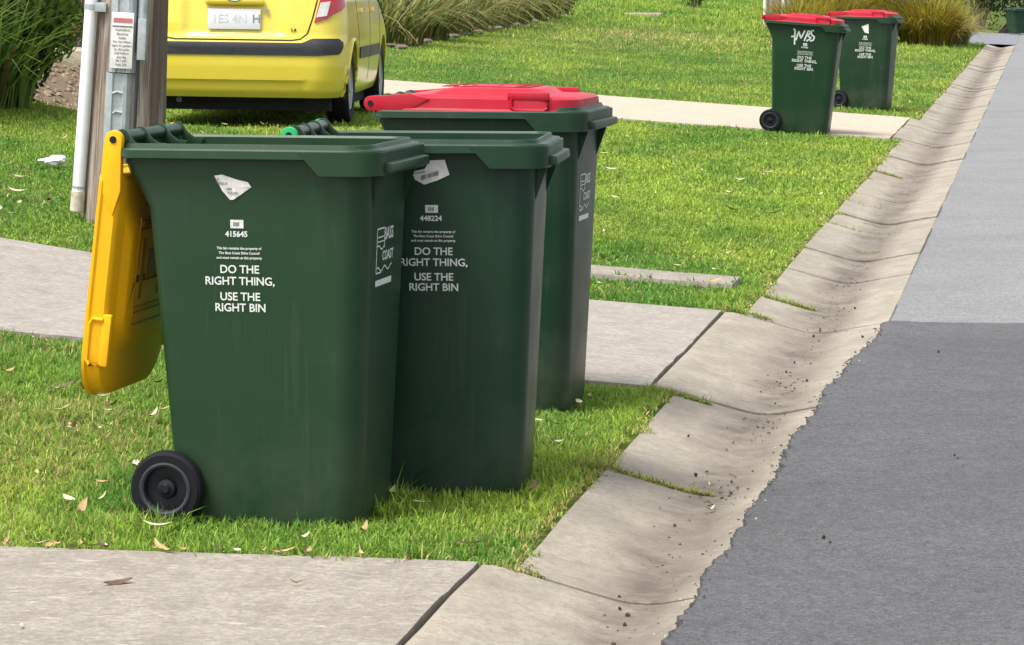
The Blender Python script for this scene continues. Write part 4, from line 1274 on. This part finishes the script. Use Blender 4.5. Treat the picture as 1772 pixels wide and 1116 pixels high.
for i in range(420):
    x, y = random.uniform(-4.7, -3.42), random.uniform(25.1, 27.5)
    r = random.uniform(.012, .042); z = ground(x, y) + .015; a = random.random() * 3
    pts = [(x + r * math.cos(a + k * 1.257) * random.uniform(.7, 1.2), y + r * math.sin(a + k * 1.257) * random.uniform(.7, 1.2), z) for k in range(5)]
    top = [(x + (p[0] - x) * .55, y + (p[1] - y) * .55, z + r * .6) for p in pts]
    gv.loft([pts, top])
tag(gv.build('gravel', simple('gravel', (.22, .17, .12), .9, var=.5, scale=9), smooth=20), 'pale gravel and bark chips in the garden bed by the left bush', 'gravel', kind='stuff')
wl = MB().box(-3.0, 0, 0, .15, -.2, 2.2).build('brown_wall', M['brown_wall'], None, loc=(-4.10, 34.2, ground(-4.2, 34.2)), rot=(0, 0, R(-9)))
tag(wl, 'dark brown timber wall behind the orange conifer', 'wall')

# ------------------------------------------------------------------ small things
pu, pv, pa, pb = PIT
mb = MB(); mb.box(pv - pb / 2, pv + pb / 2, pu - pa / 2, pu + pa / 2, -.06, .006)
mb.v = [(x, y, z + float(gz(y, x)) + .004) for x, y, z in mb.v]
pit = mb.build('pit_cover', M['drive_near'], None, bevel=.008, loc=KLOC, rot=KROT); tag(pit, 'weathered grey concrete pit cover sunk in the grass past the driveway', 'pit cover')
xp, yp = 4.05, 78.
mb = MB().box(-.45, .45, -.3, .3, -.05, .05)
o = mb.build('pit_cover', M['drive_far'], None, bevel=.01, loc=(3.15, 76.5, ground(3.15, 76.5) + .03), rot=(0, 0, R(-9))); tag(o, 'pale concrete pit cover far up the lawn', 'pit cover')
# crumpled paper on the grass by the pole
def crumple(loc, s, label):
    bm = bmesh.new(); bmesh.ops.create_icosphere(bm, subdivisions=3, radius=1)
    for v in bm.verts:
        k = .6 + .8 * float(vnoise(v.co.x * 2.3 + 5, v.co.y * 2.3 + v.co.z * 2.9 + 8))
        v.co = Vector((v.co.x * s[0] * k, v.co.y * s[1] * k, v.co.z * s[2] * k))
    for v in bm.verts:
        if v.co.x < -s[0] * .3: v.co.z *= .5; v.co.x *= 1.25; v.co.y *= .8
    me = bpy.data.meshes.new('crumpled_paper'); bm.to_mesh(me); bm.free()
    o = link('crumpled_paper', me, M['tissue'], None, loc); tag(o, label, 'litter')
cxp, cyp = -2.55, 17.75
crumple((cxp, cyp, ground(cxp, cyp) + .035), (.065, .05, .03), 'crumpled white paper lying on the grass left of the power pole')

# fallen gum leaves
def leaf_mesh(length, width, curl):
    vs, fs = [], []; n = 7
    for i in range(n):
        t = i / (n - 1); w = width * .5 * math.sin(math.pi * min(1, t * .96 + .03)) ** .8 + .0006
        bend = curl * (t - .5) ** 2 * length * 2
        side_ = .18 * length * math.sin(t * 1.6)
        vs += [((t - .5) * length, side_ - w, bend + .003), ((t - .5) * length, side_, bend), ((t - .5) * length, side_ + w, bend + .003 + .25 * w * curl)]
    for i in range(n - 1):
        a = i * 3; fs += [(a, a + 1, a + 4, a + 3), (a + 1, a + 2, a + 5, a + 4)]
    m = MB().add(vs, fs); me = m.mesh('fallen_leaf', smooth=60)
    return me
LM = [simple('leaf_pale', (.58, .50, .36), .75, var=.2), simple('leaf_tan', (.40, .28, .13), .75, var=.25), simple('leaf_brown', (.10, .058, .035), .7, var=.3), simple('leaf_olive', (.40, .40, .16), .7, var=.2)]
leaf_sets = []
for mi, m_ in enumerate(LM):
    for L_, w_, c_ in ((.085, .017, .25), (.060, .014, .5), (.045, .016, .15)):
        me = leaf_mesh(L_, w_, c_); me.materials.append(m_); leaf_sets.append((mi, me))
def drop_leaf(x, y, z, kind, label, group, sc=1.0, size=None):
    me = random.choice([m for k_, m in leaf_sets if k_ == kind]) if size is None else leaf_sets[kind * 3 + size][1]
    o = bpy.data.objects.new('fallen_leaf', me); COL.objects.link(o)
    o.location = (x, y, z); o.rotation_euler = (random.uniform(-.35, .35), random.uniform(-.25, .25), random.uniform(0, 6.28)); o.scale = (sc, sc, sc)
    tag(o, label, 'leaf', group); return o
KN = {0: 'pale dry gum leaf lying on the near grass strip', 1: 'tan dry gum leaf lying on the near grass strip', 2: 'dark brown gum leaf lying on the near grass strip', 3: 'olive gum leaf lying on the near grass strip'}
KM = {0: 'pale dry gum leaf lying on the lawn past the middle driveway', 1: 'tan dry gum leaf lying on the lawn past the middle driveway', 2: 'dark brown gum leaf lying on the lawn past the middle driveway', 3: 'olive gum leaf lying on the lawn past the middle driveway'}
cnt = 0
while cnt < 105:
    u, v = random.uniform(DR1 + .03, DR2A - .05), -abs(random.gauss(1.0, .75)) - .03
    x, y = [float(q) for q in W(u, v)]
    if abs(x) > .175 * y + .1: continue
    k = random.choices([0, 1, 2, 3], [5, 3, 2, 3])[0]
    drop_leaf(x, y, float(gz(u, v)) + .020, k, KN[k], 'gum leaves on the near grass', random.uniform(.6, 1.25)); cnt += 1
cnt = 0
while cnt < 75:
    u, v = random.uniform(DR2B + .1, 24), -random.uniform(.05, 4.5)
    x, y = [float(q) for q in W(u, v)]
    if abs(x) > .175 * y + .1: continue
    k = random.choices([0, 1, 2, 3], [6, 2, 1, 3])[0]
    drop_leaf(x, y, float(gz(u, v)) + .028, k, KM[k], 'gum leaves on the lawn', random.uniform(.8, 1.5)); cnt += 1
# thatch strip of leaves along the bottom driveway's edge
for i in range(26):
    u, v = DR1 + random.uniform(-.012, .03), -random.uniform(.1, 1.45)
    x, y = [float(q) for q in W(u, v)]
    k = random.choice([0, 1, 1, 2])
    drop_leaf(x, y, float(gz(u, v)) + .010, k, ('pale', 'tan', 'dark brown')[k] + ' leaf caught along the grass edge of the bottom driveway', 'leaves along the driveway edge', random.uniform(.5, .95))
def at_px(px, py, z=0.):
    """ground position measured off the plan"""
    return px, py
for (x, y, k, sc, lab, sz) in ((-.935, 7.44, 2, 1.0, 'dark curled brown leaf on the bottom driveway', 0), (-.515, 7.44, 1, .55, 'small tan leaf on the bottom driveway, right of the curled one', 1), (-.985, 7.32, 1, .35, 'tiny brown leaf beside the curled leaf on the bottom driveway', 2),
                       (-1.085, 6.93, 0, .5, 'pale leaf scrap at the bottom left corner of the driveway', 2), (.565, 9.02, 0, .8, 'pale dry leaf in the gutter by the grassy joint', 1), (.60, 9.45, 0, .55, 'pale leaf on the kerb slab before the middle driveway', 1), (1.22, 15.45, 2, .9, 'dark leaf lying in the gutter past the middle driveway', 1)):
    u, v = [float(q) for q in UV(x, y)]
    lf = drop_leaf(x, y, float(gz(u, v)) + .010, k, lab, None, sc, sz)
    if lab.startswith('dark curled'): lf.rotation_euler = (R(14), 0, R(8)); lf.scale = (.8, 1.5, .8); lf.location.z -= .009
# gum nuts and grit in the gutter and on the new asphalt
gm = []
for i in range(4):
    bm = bmesh.new(); bmesh.ops.create_icosphere(bm, subdivisions=2, radius=1)
    for v in bm.verts:
        k = 1 + .5 * (random.random() - .5); v.co = Vector((v.co.x * .0075 * k, v.co.y * .0065 * k, v.co.z * .0058 * k)) if v.co.z < .6 else Vector((v.co.x * .006, v.co.y * .006, .0055))
    me = bpy.data.meshes.new('gum_nut'); bm.to_mesh(me); bm.free(); me.materials.append(M['earth']); gm.append(me)
for i in range(32):
    if i < 26: u = random.uniform(6.6, 15.5); v = random.gauss(.40, .09)
    else: u = random.uniform(6.8, 13.0); v = random.uniform(.75, 1.4)
    x, y = [float(q) for q in W(u, v)]
    z = float(np.interp(v, KP_V, KP_Z)) + .004 if v < .6 else float(ov(np.array(v))) + .006
    o = bpy.data.objects.new('gum_nut', gm[i % 4]); COL.objects.link(o); o.location = (x, y, z); o.rotation_euler = (random.random() * 3, random.random() * 3, random.random() * 3)
    s_ = random.uniform(.4, .95); o.scale = (s_, s_, s_)
    tag(o, 'small dark gum nut lying in the concrete gutter' if i < 26 else 'small dark gum nut lying on the new dark asphalt', 'gum nut', 'gum nuts in the gutter' if i < 26 else 'gum nuts on the asphalt')

def chips(name, n, uf, vf, r0, r1, mat, label):
    mb = MB()
    for i in range(n):
        u = uf(); v = vf(u); x, y = [float(q) for q in W(u, v)]
        z = float(np.interp(v, KP_V, KP_Z)) + .001
        e = float(np.interp(u, uu, edge)) if u < 13.85 else .72
        if v > e: z = max(float(ov(np.array(v))), z) + .004
        r = random.uniform(r0, r1); a = random.random() * 3
        pts = [(x + r * math.cos(a + k * 1.57) * random.uniform(.5, 1.4), y + r * math.sin(a + k * 1.57) * random.uniform(.5, 1.4), z) for k in range(4)]
        mb.loft([pts, [(x + (p[0] - x) * .5, y + (p[1] - y) * .5, z + r * random.uniform(.4, .9)) for p in pts]])
    tag(mb.build(name, mat, smooth=15), label, 'grit', kind='stuff')
chips('asphalt_crumbs', 300, lambda: random.uniform(5.8, 13.8), lambda u: float(np.interp(u, uu, edge)) + random.gauss(-.006, .014), .002, .007, M['asphalt_edge'], 'dark crumbs of asphalt along the ragged edge of the new road surface')
chips('asphalt_crumbs', 110, lambda: random.uniform(5.8, 13.8), lambda u: float(np.interp(u, uu, edge)) + random.gauss(-.025, .025), .002, .006, M['kerb_grit'], 'pale grit along the ragged edge of the new road surface')
chips('gutter_grit', 520, lambda: random.uniform(5.8, 30), lambda u: random.gauss(.41, .055), .002, .0065, M['mulch'], 'brown grit and leaf crumbs washed along the gutter channel')
chips('gutter_grit', 170, lambda: random.choice([8.4, 9.6, 10.9, 12.1, 14.6, 16.2, 19.]) + random.gauss(0, .18), lambda u: random.gauss(.42, .05), .002, .0065, M['earth'], 'dark dirt gathered in patches along the gutter channel')
